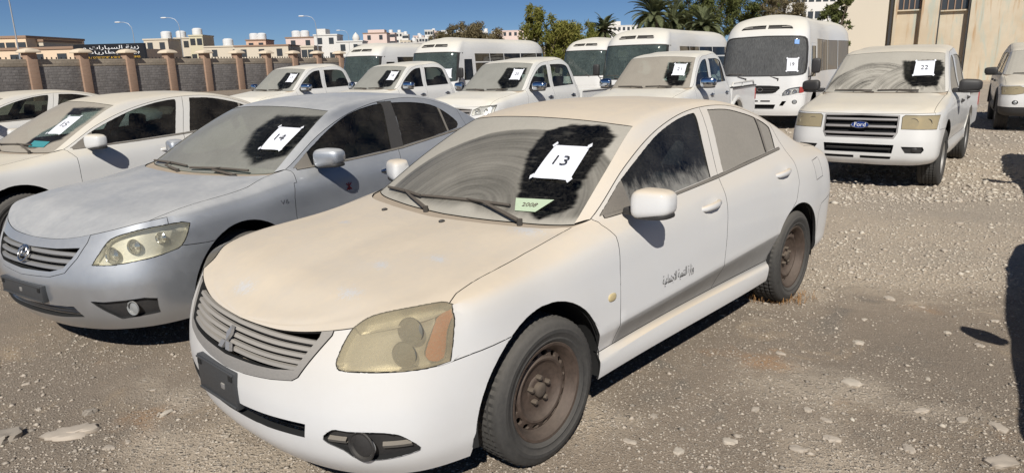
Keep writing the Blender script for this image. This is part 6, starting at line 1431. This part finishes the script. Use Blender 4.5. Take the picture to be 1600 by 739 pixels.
# ---------------------------------------------------------------- trees
def leaf_mat(name, c1, c2):
    t = NT(name); a = t.n('Attribute', out=2, attribute_name='tone'); c = t.mix(a, c1, c2); d = t.n('BsdfDiffuse', {0: c}); tl = t.n('BsdfTranslucent', {0: c}); return t.done(t.n('MixShader', {0: .3, 1: d, 2: tl}))
LM = dict(acacia=leaf_mat('olive leaves', (.12, .14, .03), (.34, .31, .095)), dark=leaf_mat('dark green leaves', (.06, .08, .03), (.20, .21, .08)), dry=leaf_mat('dry twigs', (.13, .11, .06), (.27, .22, .13)), palm=leaf_mat('palm fronds', (.07, .095, .045), (.26, .27, .15)))
M['bark'] = simple('bark', (.12, .09, .065), .95, scale=12, bump=.3)
def leaf_cloud(name, blobs, N, size, mat, parent, seed, droop=0., thin=.55):
    """leaf sprays spread through clumps; blobs (x,y,z,r)"""
    g = np.random.default_rng(seed); bl = np.array(blobs); wt = bl[:, 3]**2; k = g.choice(len(bl), N, p=wt/wt.sum()); d = g.normal(size=(N, 3)); d /= np.linalg.norm(d, axis=1)[:, None]
    rad = g.random(N)**.7*1.25; P = bl[k, :3]+d*(rad*bl[k, 3])[:, None]*np.array([1, 1, .8]); P[:, 2] -= droop*g.random(N)**2
    keep = fbm(P[:, 0]*1.6+seed, P[:, 2]*1.6+P[:, 1]*1.1, seed, 3) > thin-.22; P = P[keep]; d = d[keep]; n = len(P)
    u = g.normal(size=(n, 3)); u[:, 2] -= .4*(droop > 0); u /= np.linalg.norm(u, axis=1)[:, None]; v = np.cross(u, d+.5*g.normal(size=(n, 3))); v /= np.linalg.norm(v, axis=1)[:, None]+1e-9
    s = size*(.6+.8*g.random(n))[:, None]; V = np.stack([P-u*s, P+v*s*.24, P+u*s, P-v*s*.24], 1); F = np.arange(n*4).reshape(n, 4)
    o = mesh_obj(name, V.reshape(-1, 3), F.tolist(), mat, parent); tn = np.repeat(np.clip(.5+.35*g.normal(size=n)*.6+.25*(fbm(P[:, 0]*.9, P[:, 2]*.9, seed+3, 2)-.5)*2, 0, 1), 4)
    a = o.data.attributes.new('tone', 'FLOAT', 'POINT'); a.data.foreach_set('value', tn.astype(np.float32)); return o
def tree(name, px, Y, crowns, label, mat, N, size, seed, droop=0., group=None, thin=.55):
    """crowns: (px,py,radius px) clumps surveyed at distance Y"""
    g = random.Random(seed); s = Y/F_PX; bx = at_px(px, 100, Y).x; r = empty(name, (bx, Y, 0)); bl = []
    for (cx, cy, cr) in crowns:
        p = at_px(cx, cy, Y)
        for q in range(9): bl.append((p.x-bx+g.uniform(-.95, .95)*cr*s, g.uniform(-1.2, 1.2)*cr*s, p.z+g.uniform(-.8, .8)*cr*s, cr*s*g.uniform(.2, .5)))
    m = MB(); top = min(b[2] for b in bl)
    m.tube([(0, 0, -.1), (.1, .05, max(1., top*.5)), (.05, 0, max(1.6, top))], [.22, .17, .12], 8)
    for b in bl[::5]: m.tube([(.05, 0, max(1.2, top*.7)), (b[0]*.5, b[1]*.5, (b[2]+top)/2), (b[0], b[1], b[2]+b[3]*.5)], [.09, .05, .015], 5)
    m.build('trunk', M['bark'], r, 50); leaf_cloud('crown', bl, N, size, LM[mat], r, seed, droop, thin); tag(r, label, 'tree', group); return r
tree('leafy_tree', 850, 46, [(835, 25, 18), (828, 55, 18), (850, 60, 22), (870, 42, 18), (890, 55, 24), (905, 70, 24), (880, 85, 22), (850, 88, 18), (915, 45, 14), (830, 80, 14)], 'loose olive green tree with drooping sprays left of the palms', 'acacia', 17000, .13, 3, .6)
tree('leafy_tree', 900, 52, [(885, 62, 24), (905, 58, 24), (925, 75, 20), (880, 90, 22), (910, 92, 22)], 'rounder yellow green tree behind the minibuses', 'acacia', 11000, .13, 5, .2)
tree('dense_tree', 1085, 52, [(1075, 5, 22), (1095, -10, 26), (1120, -5, 26), (1140, 15, 24), (1090, 30, 24), (1120, 35, 26), (1065, 40, 18)], 'tall dark evergreen tree behind the date palms', 'dark', 13000, .14, 7)
tree('dense_tree', 1160, 55, [(1150, -15, 26), (1175, -5, 26), (1165, 25, 24), (1140, 45, 22), (1190, 15, 20), (1185, 45, 24)], 'second dark evergreen tree above the large minibus', 'dark', 12000, .14, 9)
tree('dry_tree', 1225, 50, [(1215, 8, 18), (1235, 15, 16), (1250, 5, 14), (1205, 22, 14), (1255, 25, 14)], 'brownish half bare tree above the large minibus', 'dry', 6000, .10, 13, thin=.6)
tree('dense_tree', 1300, 43, [(1300, 15, 16), (1312, 35, 14), (1285, 30, 14), (1308, 60, 14), (1290, 55, 14), (1315, 5, 10)], 'sparse dark green tree beside the cream building corner', 'dark', 6000, .13, 15)
tree('bushy_tree', 725, 62, [(688, 66, 15), (705, 60, 18), (725, 57, 20), (745, 58, 19), (763, 63, 16), (778, 68, 13), (700, 74, 20), (735, 74, 22), (765, 76, 18)], 'low brown bushy thicket behind the middle minibus', 'dry', 16000, .15, 17, thin=.3)
def palm(px, py, Y, R_, label, seed, n=84):
    g = random.Random(seed); p = at_px(px, py, Y); r = empty('date_palm', (p.x, Y, 0)); H = p.z
    prof = [(.30, 0)]+[(.22+.035*(k % 2), H*k/26) for k in range(1, 27)]; MB().lathe(prof, 12, 'z').build('trunk', M['bark'], r, 30)
    m = MB(); tones = []
    for k in range(n):
        az = g.uniform(0, 6.283); el = R(g.uniform(-45, 88)); L = R_*g.uniform(.75, 1.15); pts = []
        for i in range(9):
            t = i/8; e = el-t*t*R(52); pts.append((pts[-1] if pts else Vector((0, 0, H)))+(Vector((math.cos(az)*math.cos(e), math.sin(az)*math.cos(e), math.sin(e)))*L/8 if i else Vector((0, 0, 0))))
        m.tube(pts, [.025-.0025*i for i in range(9)], 4); side = Vector((-math.sin(az), math.cos(az), 0))
        for i in range(44):
            t = .10+.90*i/44; q = t*8; j = min(int(q), 7); c = pts[j].lerp(pts[j+1], q-j); fw = (pts[j+1]-pts[j]).normalized(); ll = R_*.20*math.sin(math.pi*min(1, .15+t*.8))
            for s_ in (-1, 1):
                d = (side*s_*.8+fw*.6+Vector((0, 0, .25))).normalized(); w_ = fw*.03; m.add([c-w_, c+w_, c+d*ll], [(0, 1, 2)])
    o = m.build('crown', LM['palm'], r); a = o.data.attributes.new('tone', 'FLOAT', 'POINT'); a.data.foreach_set('value', np.clip(nrg.normal(.5, .25, len(o.data.vertices)), 0, 1).astype(np.float32))
    tag(r, label, 'palm', 'date palms behind the minibuses')
palm(1022, 24, 42, 1.6, 'date palm with full round crown behind the middle minibuses', 31); palm(1052, 34, 46, 1.5, 'smaller date palm close beside the full crowned palm', 33, 60); palm(1100, 42, 44, 1.5, 'date palm with spreading crown under the dark evergreen', 35); palm(943, 48, 50, 1.3, 'short young date palm beside the olive green tree', 37, 60)
# ---------------------------------------------------------------- cream building on the right
def stained():
    t = NT('stained cream render'); ob = t.obj(); mp = t.n('Mapping', {0: ob, 3: (1.1, 1.1, .16)}); n = t.noise(1.4, 5., .65, mp, .6); n2 = t.noise(.5, 4., .6, ob)
    mp2 = t.n('Mapping', {0: ob, 3: (3.2, 3.2, .22)}); n3 = t.noise(1.3, 4., .6, mp2)
    c = t.mix(t.ramp(n2, .3, .7), (.52, .43, .31), (.60, .52, .40)); c = t.mix(t.math('MULTIPLY', t.ramp(n, .48, .66), .7), c, (.40, .47, .42)); c = t.mix(t.math('MULTIPLY', t.ramp(n3, .54, .70), .65), c, (.40, .22, .09))
    return t.done(t.principled(col=c, rough=.92, spec=.15))
M['stained'] = stained(); M['cream_wall'] = simple('cream render', (.64, .57, .46), .9, var=.05, scale=.7)
def right_building():
    """facade turned towards the lot; distances along it are surveyed from the left corner"""
    c0 = at_px(1311, 60, 48.); a = math.atan2(c0.x, c0.y); ca, sa = math.cos(a), math.sin(a); Hh = 11.
    def S_(px): k = at_px(px, 60, 1.).x; return (c0.y*k-c0.x)/(ca+k*sa)
    r = empty('cream_building', (c0.x, c0.y, 0), -a)
    MB().box((0, -.5, 0), (S_(1383), 14, Hh)).build('plain_wing', M['cream_wall'], r)
    MB().box((S_(1383)+.002, 0, 0), (S_(1700), 14, Hh)).build('recessed_wall', M['stained'], r)
    for p, q in ((1392, 1397), (1434, 1461), (1509, 1700)): MB().box((S_(p), -.5, 0), (S_(q), -.003, Hh)).build('pilaster', M['stained'], r)
    for p, q in ((1398, 1432), (1464, 1507)):
        m_ = (p+q)/2; z0 = at_px(m_, 15, c0.y-S_(m_)*sa).z; f = MB().box((S_(p), -.10, z0), (S_(q), -.002, z0+1.5)).build('window', M['win'], r)
        for k in range(5):
            x = S_(p)+(S_(q)-S_(p))*k/4; MB().box((x-.03, -.16, z0-.04), (x+.03, -.10, z0+1.5)).build('frame_bar', M['roofedge'], f)
        MB().box((S_(p)-.1, -.22, z0-.12), (S_(q)+.1, -.003, z0-.04)).build('sill', M['stained'], f)
    for p in (1388, 1461.5, 1508): MB().box((S_(p)-.07, -.42, 0), (S_(p)+.07, -.30, Hh)).build('shade_strip', M['trim_dark'], r)  # dark strips put in for the shade along the pilaster edges
    tag(r, 'cream building with stained pilasters and high barred windows', 'building')
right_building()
# ---------------------------------------------------------------- vehicles in their places
def place(root, pose, z=0., sz=1.):
    root.location = (pose[0], pose[1], z); root.rotation_euler = (0, 0, pose[2]); root.scale = (1, 1, sz)
    return Matrix.Translation((pose[0], pose[1], z)) @ Matrix.Rotation(pose[2], 4, 'Z') @ Matrix.Diagonal((1, 1, sz, 1))
def decal(name, fs, txt, mat, parent, x0, x1, z0, z1, view='side', slope=0., off=.003, flip=False):
    """print on the flank (view side, left of the car) or on the nose (view front)"""
    me = text_mesh(txt, 1.); xs = [v.co.x for v in me.vertices]; ys = [v.co.y for v in me.vertices]; a, b, c, d = min(xs), max(xs), min(ys), max(ys)
    for v in me.vertices:
        t = (v.co.x-a)/(b-a); s = (v.co.y-c)/(d-c); h = x0+(x1-x0)*t; z = z0+(z1-z0)*s+slope*t
        P, n = fs.side(h, z) if view == 'side' else fs.front(h, z); v.co = P+n*off
    return mobj(name, me, mat, parent)
def emblem_diamonds(fs, parent, y, z, s):
    r = empty('emblem', (0, 0, 0), 0, parent); h = s*.866
    for k, (dy, dz, an) in enumerate(((0, h*.58, 90), (-s*.5, -h*.29, 210), (s*.5, -h*.29, 330))):
        a = R(an); c = Vector((math.cos(a), math.sin(a))); q = Vector((-c.y, c.x)); o = Vector((y, z)); pts = [o, o+c*s*.5+q*s*.29, o+c*s, o+c*s*.5-q*s*.29]
        V = [on_front(fs, p.x, p.y, .004) for p in pts]+[on_front(fs, p.x, p.y, .018) for p in pts]; mesh_obj('diamond', V, [(4, 5, 6, 7), (0, 1, 5, 4), (1, 2, 6, 5), (2, 3, 7, 6), (3, 0, 4, 7)], M['emblem'], r)
def oval_ring(fs, parent, y, z, ry, rz, r=.006, name='ring', mat='chrome', off=.012):
    pts = [on_front(fs, y+ry*math.cos(t), z+rz*math.sin(t), off) for t in np.linspace(0, 2*math.pi, 29)]; MB().tube(pts, r, 6, False).build(name, M[mat], parent, 60)
# hero
HP = (-.502, 3.36, -2.321); hero, hfs, hsh, hB = build_sedan('white_sedan', galant_spec(), M); Mw = place(hero, HP)
tag(hero, 'white sedan thickly coated in tan dust with black plate holder, number 13 in its windscreen', 'car', 'vehicles parked on the gravel lot')
emblem_diamonds(hfs, hero, 0., .655, .056)
decal('door_lettering', hfs, arabic('وزارة التنمية الاجتماعية'), M['ink'], hero, -.883, -1.205, .585, .65)
for y in (-.33, .13):
    P, n = hfs.down(-.09, y); MB().add(*superellipsoid((P.x, P.y, P.z+.004), (.018, .012, .008), .8, 10, 6)).build('washer_nozzle', M['trim_dark'], hero, 60)
paper_sign(hfs, M, [(.325, 1.295), (.515, 1.292), (.563, 1.152), (.353, 1.158)], '13', 'white sheet numbered 13 taped on the dirtiest tan windscreen', Mw, tape=.016)
def card(fs, Mw, corners, mat, label, name='permit_card', txt=None):
    r = bpy.data.objects.new(name, None); link(r); r.matrix_world = Mw; mesh_obj('sheet', [on_front(fs, y, z, .003) for y, z in corners], [(0, 1, 2, 3)], mat, r)
    if txt:
        c = [np.array(p) for p in corners]; me = text_mesh(txt, 1.); xs = [v.co.x for v in me.vertices]; ys = [v.co.y for v in me.vertices]
        for v in me.vertices:
            a = .25+.5*(v.co.x-min(xs))/(max(xs)-min(xs)); b = .65-.3*(v.co.y-min(ys))/(max(ys)-min(ys)); p = (c[0]*(1-a)+c[1]*a)*(1-b)+(c[3]*(1-a)+c[2]*a)*b; v.co = on_front(fs, p[0], p[1], .006)
        mobj('print', me, M['rust'], r)
    tag(r, label, 'card'); return r
card(hfs, Mw, [(.36, 1.073), (.565, 1.078), (.52, 1.028), (.41, 1.026)], M['sticker'], 'pale green permit card at the foot of the windscreen numbered 13', txt='2008')
# silver sedan
CP = (-2.502, 4.972, -2.138); cam_, cfs, csh, cB = build_sedan('silver_sedan', camry_spec(), M); Mc = place(cam_, CP, 0., 1.022)
tag(cam_, 'silver blue sedan with dusty hood and black plate holder, number 14 in its windscreen', 'car', 'vehicles parked on the gravel lot')
_e = empty('emblem', (0, 0, 0), 0, cam_); oval_ring(cfs, _e, 0, .648, .058, .042, .007); oval_ring(cfs, _e, 0, .662, .022, .028, .005); oval_ring(cfs, _e, 0, .668, .042, .014, .005)
decal('engine_badge', cfs, 'V6', M['chrome'], cam_, -.27, -.34, .80, .83); _m = MB()
for (a, b) in (((-.90, .80), (-.955, .85)), ((-.955, .80), (-.90, .85)), ((-.9275, .795), (-.9275, .855)), ((-.905, .806), (-.95, .806))):    # crossed blades of the crest
    d = Vector((b[0]-a[0], b[1]-a[1])).normalized(); q = Vector((-d.y, d.x))*.004; _m.add([cfs.side(p[0]+s*q.x, p[1]+s*q.y)[0]+Vector((0, .003, 0)) for p in (a, b) for s in (-1, 1)], [(0, 1, 3, 2)])
_m.build('door_crest', M['red_ink'], cam_)
paper_sign(cfs, M, [(.409, 1.268), (.60, 1.258), (.628, 1.122), (.445, 1.132)], '14', 'white sheet numbered 14 taped on the windscreen of the silver sedan', Mc, tape=.014)
# white sedans on the left
W5 = (-5.207, 6.806, -2.188); w15, wfs, wsh, wB = build_sedan('white_sedan', white_spec(), M); M5 = place(w15, W5, 0., 1.02)
tag(w15, 'white sedan with tan roof parked beside the silver sedan, number 15 in its windscreen', 'car', 'vehicles parked on the gravel lot')
paper_sign(wfs, M, [(.335, 1.285), (.50, 1.285), (.56, 1.135), (.36, 1.14)], '15', 'white sheet numbered 15 taped on a tan dusted windscreen', M5, tape=.014)
card(wfs, M5, [(.30, 1.08), (.55, 1.075), (.56, 1.03), (.33, 1.03)], M['teal'], 'teal card at the foot of the windscreen numbered 15')
cm = children_map(); w16 = copy_tree(w15, None, cm); place(w16, (-9.4, 11.1, -2.189)); tag(w16, 'white sedan parked farthest along, behind the one numbered 15', 'car')
wx = copy_tree(w15, None, cm); place(wx, (3.25, 1.66, -2.2)); tag(wx, 'white sedan parked to the right of the dust coated sedan', 'car')
# pickups
pk_dust = dict(base=.62, patches=[([(.14, .66), (.60, .68), (.66, .40), (.62, .10), (.30, .04), (.10, .25)], .0, .022, .014, True)])
rg_dust = dict(base=.93, arcs=[(-.12, -.05, .66, .16, .62, .75), (.42, -.05, .62, .2, .66, .7)], patches=[([(.17, .62), (.64, .66), (.70, .45), (.66, .12), (.36, .10), (.22, .28)], 0., .022, .022, True)])
def pickup_sheet(fs, Mw, num, label): paper_sign(fs, M, [(.335, 1.615), (.56, 1.605), (.59, 1.41), (.365, 1.42)], num, label, Mw, tape=.02)
h20, h20fs, _s, _b = build_truck('pickup_truck', 'hilux', M, 'white_dusty2', pk_dust); P20 = (-.635, 14.137, -2.194); Mh = place(h20, P20)
tag(h20, 'white double cab pickup with chrome mirrors behind the silver sedan, number 20 in its windscreen', 'pickup truck', 'vehicles parked on the gravel lot'); pickup_sheet(h20fs, Mh, '20', 'white sheet numbered 20 in the pickup behind the silver sedan roof')
cm = children_map(); h18 = copy_tree(h20, None, cm); P18 = (-3.679, 17.279, -2.208); Mh = place(h18, P18); tag(h18, 'white double cab pickup parked between the ones numbered 17 and 20', 'pickup truck'); pickup_sheet(h20fs, Mh, '18', 'white sheet numbered 18 in the pickup flanked by two like it')
h17 = copy_tree(h20, None, cm); P17 = (-6.406, 18.03, -2.15); Mh = place(h17, P17); tag(h17, 'white double cab pickup nearest the brick boundary wall, number 17 in its windscreen', 'pickup truck'); pickup_sheet(h20fs, Mh, '17', 'white sheet numbered 17 in the pickup nearest the brick wall')
p21_dust = dict(base=.80, patches=[([(.20, .66), (.62, .68), (.66, .40), (.64, .06), (.40, .04), (.22, .25)], .0, .022, .014, True)])
h21, h21fs, _s, _b = build_truck('pickup_truck', 'hilux', M, 'white_dusty2', p21_dust, screen='screen_tan', rail=True); P21 = (2.382, 12.824, -2.168); Mh = place(h21, P21, 0., 1.02)
tag(h21, 'white double cab pickup with rails along its cargo bed, number 21 in its windscreen', 'pickup truck', 'vehicles parked on the gravel lot'); pickup_sheet(h21fs, Mh, '21', 'white sheet numbered 21 in the pickup with bed rails')
rg, rgfs, _s, _b = build_truck('pickup_truck', 'ranger', M, 'white_dusty3', rg_dust, screen='screen', glass='glass_dusty', lensm='lens_tan', mirror_mat='trim_dark', handle='trim_dark'); P22 = (5.055, 9.677, -2.229); Mr = place(rg, P22)
tag(rg, 'white pickup with wide grey barred grille and blue oval badge, number 22 in its windscreen', 'pickup truck', 'vehicles parked on the gravel lot')
paper_sign(rgfs, M, [(.33, 1.615), (.56, 1.615), (.585, 1.42), (.34, 1.42)], '22', 'white sheet numbered 22 on the windscreen with curved wiper streaks', Mr, tape=.02)
_e = empty('badge', (0, 0, 0), 0, rg); V = [on_front(rgfs, .105*math.cos(t), .845+.042*math.sin(t), .016) for t in np.linspace(0, 2*math.pi, 28, endpoint=False)]+[on_front(rgfs, .105*math.cos(t), .845+.042*math.sin(t), -.01) for t in np.linspace(0, 2*math.pi, 28, endpoint=False)]
mesh_obj('oval', V, [tuple(range(28))]+[(i, 28+i, 28+(i+1) % 28, (i+1) % 28) for i in range(28)], M['emblem_blue'], _e, 40); oval_ring(rgfs, _e, 0, .845, .103, .041, .005, off=.017); decal('script', rgfs, 'Ford', M['tank'], _e, -.068, .068, .822, .872, 'front', off=.019)
# off-roader on the right edge and the one beside it out of view
sv_dust = dict(base=.90); sv, svfs, _s, _b = build_truck('off_roader', 'suv', M, 'white_dusty3', sv_dust, screen='screen', glass='glass_dark', lensm='lens_tan', mirror_mat='trim_dark', handle='trim_dark', bed=False); place(sv, (11.907, 15.542, -2.126))
tag(sv, 'white off-roader with black lower cladding parked before the cream building', 'car', 'vehicles parked on the gravel lot')
cm = children_map(); sx = copy_tree(sv, None, cm); place(sx, (7.0, 6.6, -2.2)); tag(sx, 'white off-roader parked to the right of the pickup numbered 22', 'car')
# minibuses
b19, bfs, _s, _b = build_bus('minibus', M, 'white_dusty2', None, 'round', 'screen_dark', 'glass_tan'); PB = (6.111, 17.122, -2.12); Mb = place(b19, PB, 0., 1.02)
tag(b19, 'large white minibus with rounded front and streaked dark windscreen, number 19', 'minibus', 'minibuses parked at the back'); paper_sign(bfs, M, [(.56, 1.66), (.80, 1.655), (.81, 1.36), (.57, 1.365)], '19', 'white sheet numbered 19 on the rounded minibus windscreen', Mb, tape=.03)
card(bfs, Mb, [(.68, 2.08), (.78, 2.07), (.785, 1.97), (.685, 1.98)], M['blue_card'], 'small blue sticker high on the rounded minibus windscreen', 'windscreen_sticker')
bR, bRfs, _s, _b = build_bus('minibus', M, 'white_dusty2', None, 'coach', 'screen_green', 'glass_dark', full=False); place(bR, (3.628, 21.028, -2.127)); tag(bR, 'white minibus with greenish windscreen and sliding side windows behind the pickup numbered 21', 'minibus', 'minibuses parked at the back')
cm = children_map(); bL = None
for (pose, lab, num) in (((-2.743, 24.554, -2.101), 'white minibus with long row of dark side windows behind the pickups numbered 18 and 20', True), ((-6.087, 28.382, -2.139), 'white minibus farthest along the row behind the pickup numbered 17', True), ((2.901, 28.587, -2.199), 'white minibus half hidden between the leafy tree and the greenish windscreen minibus', False)):
    b = copy_tree(bR, None, cm); Mb = place(b, pose); tag(b, lab, 'minibus')
    if num: paper_sign(bRfs, M, [(.60, 1.62), (.84, 1.615), (.85, 1.32), (.61, 1.325)], None, 'white sheet taped on the windscreen of the '+('minibus with long row of side windows' if pose[0] > -5 else 'minibus farthest along the row'), Mb, tape=.03)
